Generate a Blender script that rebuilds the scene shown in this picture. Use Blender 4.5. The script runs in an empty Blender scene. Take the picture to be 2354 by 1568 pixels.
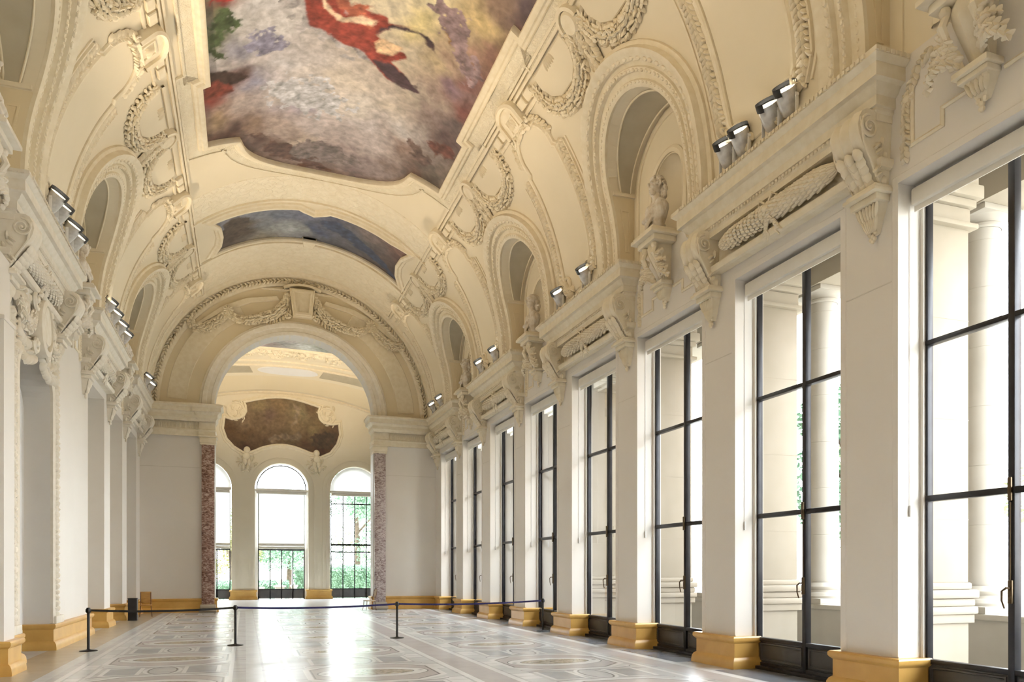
import bpy, bmesh, math, random
import numpy as np
from mathutils import Vector, Matrix
from mathutils.geometry import delaunay_2d_cdt
random.seed(7)
PI = math.pi
SC = bpy.context.scene
COL = SC.collection

# ------------------------------------------------------------------ camera, world, light, exposure
F_PX = 1755.0
YAW = math.atan((1177 - 563) / F_PX)
cam_d = bpy.data.cameras.new('camera'); cam = bpy.data.objects.new('camera', cam_d); COL.objects.link(cam)
cam_d.sensor_fit = 'HORIZONTAL'; cam_d.sensor_width = 36; cam_d.lens = 36 * F_PX / 2354
cam_d.shift_x = 0.0; cam_d.shift_y = (1310 - 784) / 2354
cam_d.clip_start = 0.05; cam_d.clip_end = 400
cam.location = (0, 0, 1.85)
cam.rotation_mode = 'XYZ'; cam.rotation_euler = (PI / 2, 0, -YAW)
SC.camera = cam

SC.view_settings.view_transform = 'Standard'; SC.view_settings.look = 'None'
SC.view_settings.gamma = 1; SC.view_settings.use_curve_mapping = False
SC.view_settings.exposure = 0.86

CYC = SC.cycles
CYC.max_bounces = 6; CYC.diffuse_bounces = 4; CYC.glossy_bounces = 3; CYC.transmission_bounces = 3; CYC.transparent_max_bounces = 8
CYC.use_adaptive_sampling = True; CYC.adaptive_threshold = 0.08; CYC.use_light_tree = False; CYC.adaptive_min_samples = 16
CYC.caustics_reflective = False; CYC.caustics_refractive = False

SKY = 10.0
w = bpy.data.worlds.new('sky'); SC.world = w; w.use_nodes = True
nt = w.node_tree; nt.nodes.clear()
o_ = nt.nodes.new('ShaderNodeOutputWorld'); b_ = nt.nodes.new('ShaderNodeBackground')
tc = nt.nodes.new('ShaderNodeTexCoord'); sp = nt.nodes.new('ShaderNodeSeparateXYZ'); cr = nt.nodes.new('ShaderNodeValToRGB')
cr.color_ramp.elements[0].position = 0.0; cr.color_ramp.elements[0].color = (0.55, 0.54, 0.50, 1)
cr.color_ramp.elements[1].position = 0.04; cr.color_ramp.elements[1].color = (0.93, 0.965, 1.0, 1)
e = cr.color_ramp.elements.new(1.0); e.color = (0.84, 0.92, 1.0, 1)
nt.links.new(tc.outputs['Generated'], sp.inputs[0]); nt.links.new(sp.outputs['Z'], cr.inputs[0])
nt.links.new(cr.outputs[0], b_.inputs['Color']); b_.inputs['Strength'].default_value = SKY
nt.links.new(b_.outputs[0], o_.inputs['Surface'])

# ------------------------------------------------------------------ dimensions (metres)
CX, R, Z0 = 2.23, 6.1, 9.0
XR, XL = 8.70, -4.24
PITCH, PW = 3.79, 1.10
YE = 36.0                       # end wall of the hall
YB = -8.0                       # wall behind the camera
ZH = 7.30                       # window heads
def yn(k): return 8.36 + PITCH * (k - 1)     # near corner of pier k
def yf(k): return yn(k) + PW
CORN = [3, 5, 7, 1, -1, -3]     # cornice bays run from pier k to pier k+1
def ycb(k): return (yn(k) + yf(k + 1)) / 2
LUN = [2, 4, 6, 0, -2]          # bust bays between pier k and k+1
def ylb(k): return (yf(k) + yn(k + 1)) / 2

def area_light(name, loc, rot, sx, sy, power, color, portal=False):
    d = bpy.data.lights.new(name, 'AREA'); d.shape = 'RECTANGLE'; d.size = sx; d.size_y = sy
    d.energy = power; d.color = color
    if portal: d.cycles.is_portal = True
    ob = bpy.data.objects.new(name, d); COL.objects.link(ob); ob.location = loc; ob.rotation_euler = rot
    return ob
# daylight portals in the window openings (they only guide sampling of the sky)
area_light('window_portal', (9.40, 13.6, 3.9), (0, PI / 2, 0), 7.0, 43.0, 1, (1, 1, 1), True)
area_light('window_portal', (2.2, 50.6, 4.6), (-PI / 2, 0, 0), 12.6, 8.6, 1, (1, 1, 1), True)
WARM = (1.0, 0.80, 0.55)
SPOT_W = 198.0
def spot_light(loc, d, parent=None, power=None):
    l = bpy.data.lights.new('spotlight_beam', 'SPOT'); l.energy = power or SPOT_W; l.color = WARM
    l.spot_size = math.radians(96); l.spot_blend = 1.0; l.shadow_soft_size = .09
    ob = bpy.data.objects.new('spotlight_beam', l); COL.objects.link(ob); ob.location = loc
    ob.rotation_euler = Vector(d).to_track_quat('-Z', 'Y').to_euler()
    if parent: ob.parent = parent
    return ob

# ------------------------------------------------------------------ materials
def nodes_of(name):
    m = bpy.data.materials.new(name); m.use_nodes = True
    return m, m.node_tree, m.node_tree.nodes['Principled BSDF']
def noise_mix(nt, bs, col, col2, scale, detail=6, lo=.35, hi=.65, coord='Object', stretch=None):
    tc = nt.nodes.new('ShaderNodeTexCoord'); n = nt.nodes.new('ShaderNodeTexNoise')
    n.inputs['Scale'].default_value = scale; n.inputs['Detail'].default_value = detail
    src = tc.outputs[coord]
    if stretch:
        mp = nt.nodes.new('ShaderNodeMapping'); mp.inputs['Scale'].default_value = stretch
        nt.links.new(src, mp.inputs['Vector']); src = mp.outputs[0]
    nt.links.new(src, n.inputs['Vector'])
    r = nt.nodes.new('ShaderNodeValToRGB')
    r.color_ramp.elements[0].position = lo; r.color_ramp.elements[1].position = hi
    r.color_ramp.elements[0].color = (*col, 1); r.color_ramp.elements[1].color = (*col2, 1)
    nt.links.new(n.outputs['Fac'], r.inputs['Fac']); nt.links.new(r.outputs[0], bs.inputs['Base Color'])
    return n, src, r
def bump_from(nt, bs, sock, strength, dist):
    b = nt.nodes.new('ShaderNodeBump'); b.inputs['Strength'].default_value = strength; b.inputs['Distance'].default_value = dist
    nt.links.new(sock, b.inputs['Height']); nt.links.new(b.outputs[0], bs.inputs['Normal'])
def mat(name, col, rough=.6, metal=0.0, col2=None, scale=3.0, bump=None, **k):
    m, nt, bs = nodes_of(name)
    bs.inputs['Roughness'].default_value = rough; bs.inputs['Metallic'].default_value = metal
    n, src, r = noise_mix(nt, bs, col, col2 or tuple(c * .94 for c in col), scale, **k)
    if bump: 
        n2 = nt.nodes.new('ShaderNodeTexNoise'); n2.inputs['Scale'].default_value = bump[0]; n2.inputs['Detail'].default_value = 5
        nt.links.new(src, n2.inputs['Vector']); bump_from(nt, bs, n2.outputs['Fac'], bump[1], bump[2])
    return m
M = {}
M['wall'] = mat('wall_plaster', (.80, .765, .705), .55, col2=(.775, .735, .675), scale=.6)
M['joint'] = mat('plaster_joint', (.70, .66, .59), .6)
M['tympanum'] = mat('tympanum_plaster', (.78, .68, .49), .6, col2=(.76, .66, .465), scale=.7)
M['tan'] = mat('tan_plaster', (.79, .68, .475), .6, col2=(.77, .66, .455), scale=.7)
M['vault'] = mat('vault_plaster', (.81, .725, .555), .6, col2=(.78, .695, .525), scale=.8)
M['orn'] = mat('ornament_plaster', (.84, .76, .595), .6, col2=(.78, .69, .51), scale=6)
M['orn2'] = mat('pale_ornament_plaster', (.84, .79, .69), .6, col2=(.78, .72, .60), scale=6)
def carved(name, c1, c2, sc, strength):
    m, nt, bs = nodes_of(name); bs.inputs['Roughness'].default_value = .65
    noise_mix(nt, bs, c1, c2, 4)
    tc = nt.nodes.new('ShaderNodeTexCoord')
    nz = nt.nodes.new('ShaderNodeTexNoise'); nz.inputs['Scale'].default_value = sc * .5; nz.inputs['Detail'].default_value = 3
    mx = nt.nodes.new('ShaderNodeMixRGB'); mx.inputs[0].default_value = .35
    nt.links.new(tc.outputs['Object'], mx.inputs[1]); nt.links.new(nz.outputs['Color'], mx.inputs[2]); nt.links.new(tc.outputs['Object'], nz.inputs['Vector'])
    v = nt.nodes.new('ShaderNodeTexVoronoi'); v.feature = 'DISTANCE_TO_EDGE'; v.inputs['Scale'].default_value = sc
    nt.links.new(mx.outputs[0], v.inputs['Vector'])
    r = nt.nodes.new('ShaderNodeValToRGB'); r.color_ramp.elements[1].position = .18
    nt.links.new(v.outputs['Distance'], r.inputs[0]); bump_from(nt, bs, r.outputs[0], strength, .03)
    return m
M['carved'] = carved('carved_plaster', (.85, .78, .62), (.80, .72, .55), 5.0, .55)
M['carvedf'] = carved('finely_carved_plaster', (.85, .78, .62), (.80, .72, .55), 11.0, .5)
M['canvas'] = mat('grey_canvas', (.54, .49, .375), .8, col2=(.46, .41, .30), scale=1.3)
M['ochre'] = mat('ochre_marble', (.74, .46, .13), .32, col2=(.60, .33, .08), scale=2.4, lo=.3, hi=.8)
M['iron'] = mat('dark_iron', (.022, .022, .027), .38, .3, col2=(.035, .035, .04), scale=3)
M['panel'] = mat('dark_grey_panel', (.07, .068, .072), .4, .1, col2=(.10, .095, .09), scale=2)
M['white'] = mat('white_paint', (.82, .815, .80), .5, col2=(.80, .795, .78), scale=2)
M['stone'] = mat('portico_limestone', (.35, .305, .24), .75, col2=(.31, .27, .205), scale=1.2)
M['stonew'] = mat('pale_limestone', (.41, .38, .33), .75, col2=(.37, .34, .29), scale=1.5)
M['black'] = mat('black_plastic', (.012, .012, .013), .4, col2=(.02, .02, .02), scale=8)
M['belt'] = mat('blue_webbing', (.02, .018, .11), .7, col2=(.03, .03, .16), scale=30)
M['beltb'] = mat('black_webbing', (.012, .012, .014), .7, col2=(.02, .02, .022), scale=30)
M['chrome'] = mat('lamp_metal', (.74, .72, .68), .32, .25, col2=(.55, .53, .5), scale=8)
M['bronze'] = mat('bronze_fitting', (.14, .10, .06), .35, .8, col2=(.10, .07, .04), scale=9)
M['woodc'] = mat('honey_wood', (.60, .34, .10), .45, col2=(.48, .25, .07), scale=4, stretch=(1, 1, 6))
M['woodd'] = mat('dark_wood', (.20, .09, .04), .45, col2=(.13, .055, .025), scale=5)
M['seat'] = mat('cane_seat', (.62, .50, .36), .7, col2=(.5, .4, .28), scale=20)
M['blind'] = mat('cream_blind', (.80, .77, .70), .8, col2=(.77, .74, .67), scale=5)
M['buststone'] = mat('bust_marble', (.80, .76, .69), .5, col2=(.66, .58, .46), scale=7)
M['ground'] = mat('garden_gravel', (.55, .53, .48), .9, col2=(.45, .43, .38), scale=2)
M['leafa'] = mat('light_green_foliage', (.20, .30, .12), .6, col2=(.34, .42, .22), scale=1.5)
M['leafb'] = mat('deep_green_foliage', (.10, .20, .12), .6, col2=(.20, .33, .22), scale=1.5)
M['leafc'] = mat('yellow_green_foliage', (.25, .26, .09), .6, col2=(.34, .33, .14), scale=1.5)
M['trunk'] = mat('tree_bark', (.12, .09, .06), .9, col2=(.07, .05, .035), scale=6)
M['brick'] = mat('brick_facade', (.42, .25, .17), .85, col2=(.52, .36, .26), scale=9)

def marble(name, c1, c2, c3, rough):
    m, nt, bs = nodes_of(name); bs.inputs['Roughness'].default_value = rough
    tc = nt.nodes.new('ShaderNodeTexCoord'); n = nt.nodes.new('ShaderNodeTexNoise')
    n.inputs['Scale'].default_value = 4.2; n.inputs['Detail'].default_value = 12; n.inputs['Distortion'].default_value = 2.2
    mp = nt.nodes.new('ShaderNodeMapping'); mp.inputs['Scale'].default_value = (1, 1, 2.2); mp.inputs['Rotation'].default_value = (.3, .35, 0)
    nt.links.new(tc.outputs['Object'], mp.inputs[0]); nt.links.new(mp.outputs[0], n.inputs['Vector'])
    r = nt.nodes.new('ShaderNodeValToRGB'); el = r.color_ramp.elements
    el[0].position = .36; el[0].color = (*c1, 1); el[1].position = .66; el[1].color = (*c3, 1)
    a = el.new(.5); a.color = (*c2, 1); nt.links.new(n.outputs['Fac'], r.inputs[0]); nt.links.new(r.outputs[0], bs.inputs['Base Color'])
    return m
M['redmarble'] = marble('red_veined_marble', (.13, .06, .045), (.33, .19, .15), (.60, .48, .42), .3)
M['mauvemarble'] = marble('grey_mauve_marble', (.20, .13, .12), (.44, .37, .36), (.62, .56, .54), .3)
def stone_tile(name, col, rough, var=.10, vein=.0):
    m, nt, bs = nodes_of(name); bs.inputs['Roughness'].default_value = rough
    noise_mix(nt, bs, col, tuple(c * (1 - var) for c in col), 2.2, detail=9)
    return m
M['f_base'] = stone_tile('floor_grey_beige', (.575, .58, .59), .27)
M['f_white'] = stone_tile('floor_white_marble', (.78, .79, .80), .25, .06)
M['f_grey'] = stone_tile('floor_grey_marble', (.41, .425, .44), .27, .15)
M['f_lgrey'] = stone_tile('floor_pale_grey', (.64, .655, .67), .27, .1)
M['f_pink'] = stone_tile('floor_rose_stone', (.53, .505, .50), .27, .1)
M['f_tan'] = stone_tile('floor_tan_stone', (.50, .44, .345), .27, .1)
M['f_slate'] = stone_tile('floor_slate', (.22, .23, .255), .25, .2)
M['f_line'] = stone_tile('floor_dark_line', (.27, .26, .265), .24)
M['f_mos'] = marble('floor_mosaic_oval', (.25, .22, .17), (.42, .38, .30), (.62, .58, .50), .2)

def glass_mat():
    m = bpy.data.materials.new('window_glass'); m.use_nodes = True; nt = m.node_tree; nt.nodes.clear()
    o = nt.nodes.new('ShaderNodeOutputMaterial'); mx = nt.nodes.new('ShaderNodeMixShader')
    t = nt.nodes.new('ShaderNodeBsdfTransparent'); t.inputs[0].default_value = (.97, .985, .98, 1)
    g = nt.nodes.new('ShaderNodeBsdfGlossy'); g.inputs['Roughness'].default_value = .02
    f = nt.nodes.new('ShaderNodeFresnel'); f.inputs[0].default_value = 1.10
    nt.links.new(f.outputs[0], mx.inputs[0]); nt.links.new(t.outputs[0], mx.inputs[1]); nt.links.new(g.outputs[0], mx.inputs[2])
    nt.links.new(mx.outputs[0], o.inputs[0]); return m
M['glass'] = glass_mat()
def emit_mat(name, col, s):
    m, nt, bs = nodes_of(name); bs.inputs['Base Color'].default_value = (*col, 1)
    bs.inputs['Emission Color'].default_value = (*col, 1); bs.inputs['Emission Strength'].default_value = s; return m
M['lamp'] = emit_mat('lit_lamp', (1, .93, .78), 5.0)
def translucent(name, col, f):
    m = bpy.data.materials.new(name); m.use_nodes = True; nt = m.node_tree; nt.nodes.clear()
    o = nt.nodes.new('ShaderNodeOutputMaterial'); mx = nt.nodes.new('ShaderNodeMixShader'); mx.inputs[0].default_value = f
    t = nt.nodes.new('ShaderNodeBsdfTranslucent'); t.inputs[0].default_value = (*col, 1)
    d = nt.nodes.new('ShaderNodeBsdfDiffuse'); d.inputs[0].default_value = (*col, 1)
    nt.links.new(d.outputs[0], mx.inputs[1]); nt.links.new(t.outputs[0], mx.inputs[2]); nt.links.new(mx.outputs[0], o.inputs[0]); return m
M['sheer'] = translucent('white_roller_blind', (.80, .80, .80), .16)
def paint_mat(name, rough=.5, amp=.26):
    m, nt, bs = nodes_of(name); bs.inputs['Roughness'].default_value = rough
    at = nt.nodes.new('ShaderNodeAttribute'); at.attribute_name = 'pigment'
    tc = nt.nodes.new('ShaderNodeTexCoord'); n = nt.nodes.new('ShaderNodeTexNoise'); n.inputs['Scale'].default_value = 5.0; n.inputs['Detail'].default_value = 13
    n.inputs['Distortion'].default_value = .35
    nt.links.new(tc.outputs['Object'], n.inputs['Vector'])
    r = nt.nodes.new('ShaderNodeMapRange'); r.inputs[1].default_value = .3; r.inputs[2].default_value = .7; r.inputs[3].default_value = 1 - amp; r.inputs[4].default_value = 1 + amp
    nt.links.new(n.outputs['Fac'], r.inputs[0])
    v = nt.nodes.new('ShaderNodeVectorMath'); v.operation = 'SCALE'
    nt.links.new(at.outputs['Color'], v.inputs[0]); nt.links.new(r.outputs[0], v.inputs['Scale']); nt.links.new(v.outputs[0], bs.inputs['Base Color'])
    return m
M['paint'] = paint_mat('oil_painting')

# ------------------------------------------------------------------ mesh helpers
class MB:
    def __init__(s): s.v = []; s.f = []; s.m = []; s.sm = []
    def add(s, vs, fs, m=0):
        o = len(s.v); s.v.extend([tuple(p) for p in vs]); s.f.extend([tuple(i + o for i in q) for q in fs]); s.m.extend([m] * len(fs)); return s
    def box(s, a, b, m=0):
        x0, y0, z0 = (min(a[i], b[i]) for i in range(3)); x1, y1, z1 = (max(a[i], b[i]) for i in range(3))
        return s.add([(x0,y0,z0),(x1,y0,z0),(x1,y1,z0),(x0,y1,z0),(x0,y0,z1),(x1,y0,z1),(x1,y1,z1),(x0,y1,z1)],
              [(0,3,2,1),(4,5,6,7),(0,1,5,4),(1,2,6,5),(2,3,7,6),(3,0,4,7)], m)
    def bbox(s, a, b, bev=.01, m=0):          # bevelled box
        bm = bmesh.new(); bmesh.ops.create_cube(bm, size=1)
        c = [(a[i] + b[i]) / 2 for i in range(3)]; d = [abs(a[i] - b[i]) for i in range(3)]
        for v in bm.verts: v.co = Vector((c[0] + v.co.x * d[0], c[1] + v.co.y * d[1], c[2] + v.co.z * d[2]))
        bmesh.ops.bevel(bm, geom=bm.edges[:], offset=bev, segments=2, affect='EDGES', profile=.5)
        s.bm(bm, m); return s
    def bm(s, bm, m=0, mtx=None):
        bm.verts.index_update(); vs = [(mtx @ v.co) if mtx else v.co for v in bm.verts]
        s.add([tuple(v) for v in vs], [tuple(v.index for v in f.verts) for f in bm.faces], m); bm.free(); return s
    def other(s, o, mtx=None, m=None):
        vs = [tuple(mtx @ Vector(p)) for p in o.v] if mtx else o.v
        k = len(s.v); s.v.extend(vs); s.f.extend([tuple(i + k for i in q) for q in o.f]); s.m.extend(o.m if m is None else [m] * len(o.f)); return s
    def ell(s, c, r, mtx=None, nu=8, nv=6, m=0):
        vs = []; fs = []
        for j in range(nv + 1):
            t = PI * j / nv
            for i in range(nu):
                a = 2 * PI * i / nu; p = Vector((r[0] * math.sin(t) * math.cos(a), r[1] * math.sin(t) * math.sin(a), r[2] * math.cos(t)))
                if mtx: p = mtx @ p
                vs.append((c[0] + p.x, c[1] + p.y, c[2] + p.z))
        for j in range(nv):
            for i in range(nu):
                a, b = j * nu + i, j * nu + (i + 1) % nu
                fs.append((a, a + nu, b + nu, b))
        return s.add(vs, fs, m)
    def tube(s, pts, r, n=8, closed=False, m=0, caps=True):
        pts = [Vector(p) for p in pts]; N = len(pts); rs = r if isinstance(r, (list, tuple)) else [r] * N
        ring = []; prev = None
        for i, p in enumerate(pts):
            if closed: t = pts[(i + 1) % N] - pts[i - 1]
            else: t = pts[min(i + 1, N - 1)] - pts[max(i - 1, 0)]
            t.normalize()
            if prev is None: prev = t.orthogonal().normalized()
            u = (prev - t * prev.dot(t)).normalized(); prev = u; w = t.cross(u)
            ring.append([tuple(p + (u * math.cos(2 * PI * k / n) + w * math.sin(2 * PI * k / n)) * rs[i]) for k in range(n)])
        vs = [q for rg in ring for q in rg]; fs = []
        for i in range(N if closed else N - 1):
            for k in range(n):
                a = i * n + k; b = i * n + (k + 1) % n; c = ((i + 1) % N) * n
                fs.append((a, b, c + (k + 1) % n, c + k))
        if not closed and caps: fs += [tuple(range(n))[::-1], tuple((N - 1) * n + k for k in range(n))]
        return s.add(vs, fs, m)
    def lathe(s, prof, c=(0, 0, 0), n=24, m=0, a0=0, a1=2 * PI):
        vs = []; fs = []; full = abs(a1 - a0 - 2 * PI) < 1e-6; cols = n if full else n + 1
        for r_, z in prof:
            for i in range(cols):
                a = a0 + (a1 - a0) * i / n; vs.append((c[0] + r_ * math.cos(a), c[1] + r_ * math.sin(a), c[2] + z))
        for j in range(len(prof) - 1):
            for i in range(n):
                a = j * cols + i; b = j * cols + (i + 1) % cols
                fs.append((a, b, b + cols, a + cols))
        return s.add(vs, fs, m)
    def mesh(s, name, mats, mirror=False, sub=(0, 0, 0), sharp=35):
        me = bpy.data.meshes.new(name)
        vs = [(p[0] - sub[0], p[1] - sub[1], p[2] - sub[2]) for p in s.v]; fs = s.f
        if mirror: vs = [(-a, b, c) for a, b, c in vs]; fs = [q[::-1] for q in fs]
        me.from_pydata(vs, [], fs)
        for mm in (mats if isinstance(mats, (list, tuple)) else [mats]): me.materials.append(mm)
        if any(s.m): me.polygons.foreach_set('material_index', s.m)
        me.polygons.foreach_set('use_smooth', [True] * len(me.polygons))
        if sharp: me.set_sharp_from_angle(angle=math.radians(sharp))
        me.update(); return me

def put(name, me, parent=None, loc=(0, 0, 0), rot=None):
    ob = bpy.data.objects.new(name, me); COL.objects.link(ob)
    if parent: ob.parent = parent
    ob.location = loc
    if rot: ob.rotation_euler = rot
    return ob
def struct(name, mb, mats, **k):
    ob = put(name, mb.mesh(name, mats, **k)); ob['kind'] = 'structure'; return ob
def root(name, label, cat, loc=(0, 0, 0), group=None, rz=0):
    ob = bpy.data.objects.new(name, None); COL.objects.link(ob); ob.location = loc; ob.rotation_euler = (0, 0, rz)
    ob.empty_display_size = .1
    ob['label'] = label; ob['category'] = cat
    if group: ob['group'] = group
    return ob
def tag(ob, label, cat, group=None):
    ob['label'] = label; ob['category'] = cat
    if group: ob['group'] = group
    return ob
def dup(src, loc, label, rz=None):
    r = src.copy(); COL.objects.link(r); r.location = loc; r['label'] = label
    if rz is not None: r.rotation_euler = (0, 0, rz)
    for ch in list(src.children):
        c = ch.copy(); COL.objects.link(c); c.parent = r
        for g in list(ch.children):
            d = g.copy(); COL.objects.link(d); d.parent = c
    return r

# surfaces: (a, b, h) -> point.  side +1 = right-hand (window) side, -1 = left-hand side
def S_barrel(side=1, yo=0.0):
    def f(a, b, h):
        t = b / R
        return (CX + side * (R - h) * math.sin(t), a + yo, Z0 + (R - h) * math.cos(t))
    return f
def S_wall(side=1, yo=0.0, x=None):
    xw = (XR if x is None else x)
    return lambda a, b, h: (CX + side * (xw - CX - h), a + yo, b)
def S_end(y, sgn=-1): return lambda a, b, h: (a, y + sgn * h, b)
def S_plan(z=0.0): return lambda a, b, h: (a, b, z + h)

def sweep(mb, path, prof, S, closed=False, m=0, flip=False):
    """profile [(offset to the left of the path, height)] swept along a 2-D path lying on surface S"""
    N = len(path); P = [Vector(p) for p in path]; idx = []
    for i in range(N):
        a = P[i - 1] if (closed or i > 0) else None; b = P[(i + 1) % N] if (closed or i < N - 1) else None
        t1 = (P[i] - a).normalized() if a is not None else None; t2 = (b - P[i]).normalized() if b is not None else None
        if t1 is None: t1 = t2
        if t2 is None: t2 = t1
        n1 = Vector((-t1.y, t1.x)); n2 = Vector((-t2.y, t2.x)); n = n1 + n2
        if n.length < 1e-4: n = n1.copy()
        n.normalize(); k = 1 / max(.35, n.dot(n1)); row = []
        for o, h in prof:
            q = P[i] + n * (o * k); row.append(len(mb.v)); mb.v.append(tuple(S(q.x, q.y, h)))
        idx.append(row)
    K = len(prof)
    for i in range(N if closed else N - 1):
        r0, r1 = idx[i], idx[(i + 1) % N]
        for j in range(K - 1):
            q = (r0[j], r1[j], r1[j + 1], r0[j + 1]); mb.f.append(q[::-1] if flip else q); mb.m.append(m)
    return mb
def in_poly(px, py, poly):
    c = np.zeros(len(px), bool); n = len(poly); j = n - 1
    for i in range(n):
        xi, yi = poly[i]; xj, yj = poly[j]
        if yi != yj:
            t = ((yi > py) != (yj > py)) & (px < (xj - xi) * (py - yi) / (yj - yi) + xi); c ^= t
        j = i
    return c
def refine(poly, step, closed=True):
    out = []; n = len(poly)
    for i in range(n if closed else n - 1):
        a = poly[i]; b = poly[(i + 1) % n]; d = math.hypot(b[0] - a[0], b[1] - a[1]); k = max(1, int(math.ceil(d / step)))
        for q in range(k): out.append((a[0] + (b[0] - a[0]) * q / k, a[1] + (b[1] - a[1]) * q / k))
    if not closed: out.append(poly[-1])
    return out
def tri2d(outer, holes=(), step=None, sb=None):
    """triangulate a polygon with holes; sb = boundary refinement; returns points and triangles"""
    if sb: outer = refine(outer, sb); holes = [refine(h, sb) for h in holes]
    pts = []; ed = []
    for lp in [outer] + list(holes):
        o = len(pts); pts += lp; ed += [(o + i, o + (i + 1) % len(lp)) for i in range(len(lp))]
    if step:
        xs = [p[0] for p in outer]; ys = [p[1] for p in outer]
        gx = np.arange(min(xs) + step * .5, max(xs), step); gy = np.arange(min(ys) + step * .5, max(ys), step)
        X, Y = np.meshgrid(gx, gy); X = X.ravel(); Y = Y.ravel(); k = in_poly(X, Y, outer)
        for h in holes: k &= ~in_poly(X, Y, h)
        X, Y = X[k], Y[k]
        B = np.array(pts)
        if len(X) and len(X) * len(B) < 4e7:
            d = np.full(len(X), 9.)
            for bx, by in B: d = np.minimum(d, np.abs(X - bx) + np.abs(Y - by))
            kk = d > step * .45; X, Y = X[kk], Y[kk]
        pts = pts + list(zip(X.tolist(), Y.tolist()))
    v, e, f, _, _, _ = delaunay_2d_cdt([Vector(p) for p in pts], ed, [], 0, 1e-5)
    P = np.array([(q.x, q.y) for q in v]); T = np.array([list(q) for q in f if len(q) == 3])
    c = P[T].mean(1); k = in_poly(c[:, 0], c[:, 1], outer)
    for h in holes: k &= ~in_poly(c[:, 0], c[:, 1], h)
    T = T[k]
    a = P[T[:, 1]] - P[T[:, 0]]; b = P[T[:, 2]] - P[T[:, 0]]; neg = (a[:, 0] * b[:, 1] - a[:, 1] * b[:, 0]) < 0
    T[neg] = T[neg][:, ::-1]
    return P, T
def patch(mb, S, outer, holes=(), h=0.0, step=None, sb=None, m=0, flip=False):
    P, T = tri2d(outer, holes, step, sb); o = len(mb.v)
    hf = h if callable(h) else (lambda a, b: h)
    mb.v.extend([tuple(S(a, b, hf(a, b))) for a, b in P.tolist()])
    for t in T.tolist(): mb.f.append(tuple(o + i for i in (t[::-1] if flip else t))); mb.m.append(m)
    return P, T
def slab(mb, S, outer, h0, h1, step=None, sb=.25, bev=.02, m=0, flip=False, holes=()):
    """raised flat panel with a small bevelled edge"""
    op = refine(outer, sb)
    area = sum(op[i][0] * op[(i + 1) % len(op)][1] - op[(i + 1) % len(op)][0] * op[i][1] for i in range(len(op)))
    sgn = 1 if area > 0 else -1
    sweep(mb, op, [(0, h0), (0, h1 - bev), (sgn * bev, h1)], S, True, m, flip=(sgn > 0) ^ flip)
    n = len(op); inner = []
    for i in range(n):
        a, b, c = Vector(op[i - 1]), Vector(op[i]), Vector(op[(i + 1) % n]); t1 = (b - a).normalized(); t2 = (c - b).normalized()
        nn = Vector((-t1.y, t1.x)) + Vector((-t2.y, t2.x))
        if nn.length < 1e-4: nn = Vector((-t1.y, t1.x))
        nn.normalize(); k = 1 / max(.35, nn.dot(Vector((-t1.y, t1.x)))); q = b + nn * (sgn * bev * k); inner.append((q.x, q.y))
    patch(mb, S, inner, holes, h1, step, None, m, flip)
def arc(cx, cy, rx, ry, a0, a1, n):
    return [(cx + rx * math.cos(math.radians(a0 + (a1 - a0) * i / n)), cy + ry * math.sin(math.radians(a0 + (a1 - a0) * i / n))) for i in range(n + 1)]
def frame_at(S, a, b, h, da, db):
    """orthonormal frame on the surface: tangent along (da,db), bitangent, outward normal"""
    e = .01; p = Vector(S(a, b, h)); t = (Vector(S(a + da * e, b + db * e, h)) - p).normalized()
    n = (Vector(S(a, b, h + e)) - p).normalized(); u = n.cross(t).normalized(); n = t.cross(u).normalized()
    return p, t, u, n
def lump(mb, p, t, u, n, L, W, H, yaw=0, tip=.35, m=0):
    """one carved leaf: a pointed, ridged, domed blade lying on a surface"""
    c, s_ = math.cos(yaw), math.sin(yaw); T = t * c + u * s_; U = u * c - t * s_
    vs = []; rows = [(-.5, .25, .25), (-.25, .85, .9), (.1, 1.0, 1.0), (.34, .62, .8), (.5, .08, .3)]
    for x, wv, hv in rows:
        for y, z in ((-.5, -.15), (-.3, .62), (0, 1.0 if True else 0), (.3, .62), (.5, -.15)):
            vs.append(p + T * (x * L) + U * (y * W * wv) + n * (z * H * hv))
    fs = []
    for i in range(4):
        for j in range(4): a = i * 5 + j; fs.append((a, a + 5, a + 6, a + 1))
    mb.add([tuple(v) for v in vs], fs, m)
def polyline(pts, step):
    P = [Vector(p) for p in pts]; out = []; acc = 0.0
    for i in range(len(P) - 1):
        d = P[i + 1] - P[i]; L = d.length
        if L < 1e-9: continue
        while acc <= L: out.append((P[i] + d * (acc / L), d / L)); acc += step
        acc -= L
    return out
def leafband(mb, S, path, width, step, size, h=0.0, jit=.35, spread=.6, rng=None, rows=3, m=0, hh=None):
    rng = rng or random.Random(3)
    for q, d in polyline(path, step):
        for r_ in range(rows):
            off = (r_ / (rows - 1) - .5) * width if rows > 1 else 0
            a = q.x - d.y * off + rng.uniform(-1, 1) * size * .15; b = q.y + d.x * off
            p, t, u, n = frame_at(S, a, b, h, d.x, d.y)
            sz = size * rng.uniform(.8, 1.2)
            lump(mb, p, t, u, n, sz, sz * .55, (hh or size * .42), yaw=(1 if off > 0 else -1 if off < 0 else 0) * spread + rng.uniform(-jit, jit), m=m)
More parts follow.
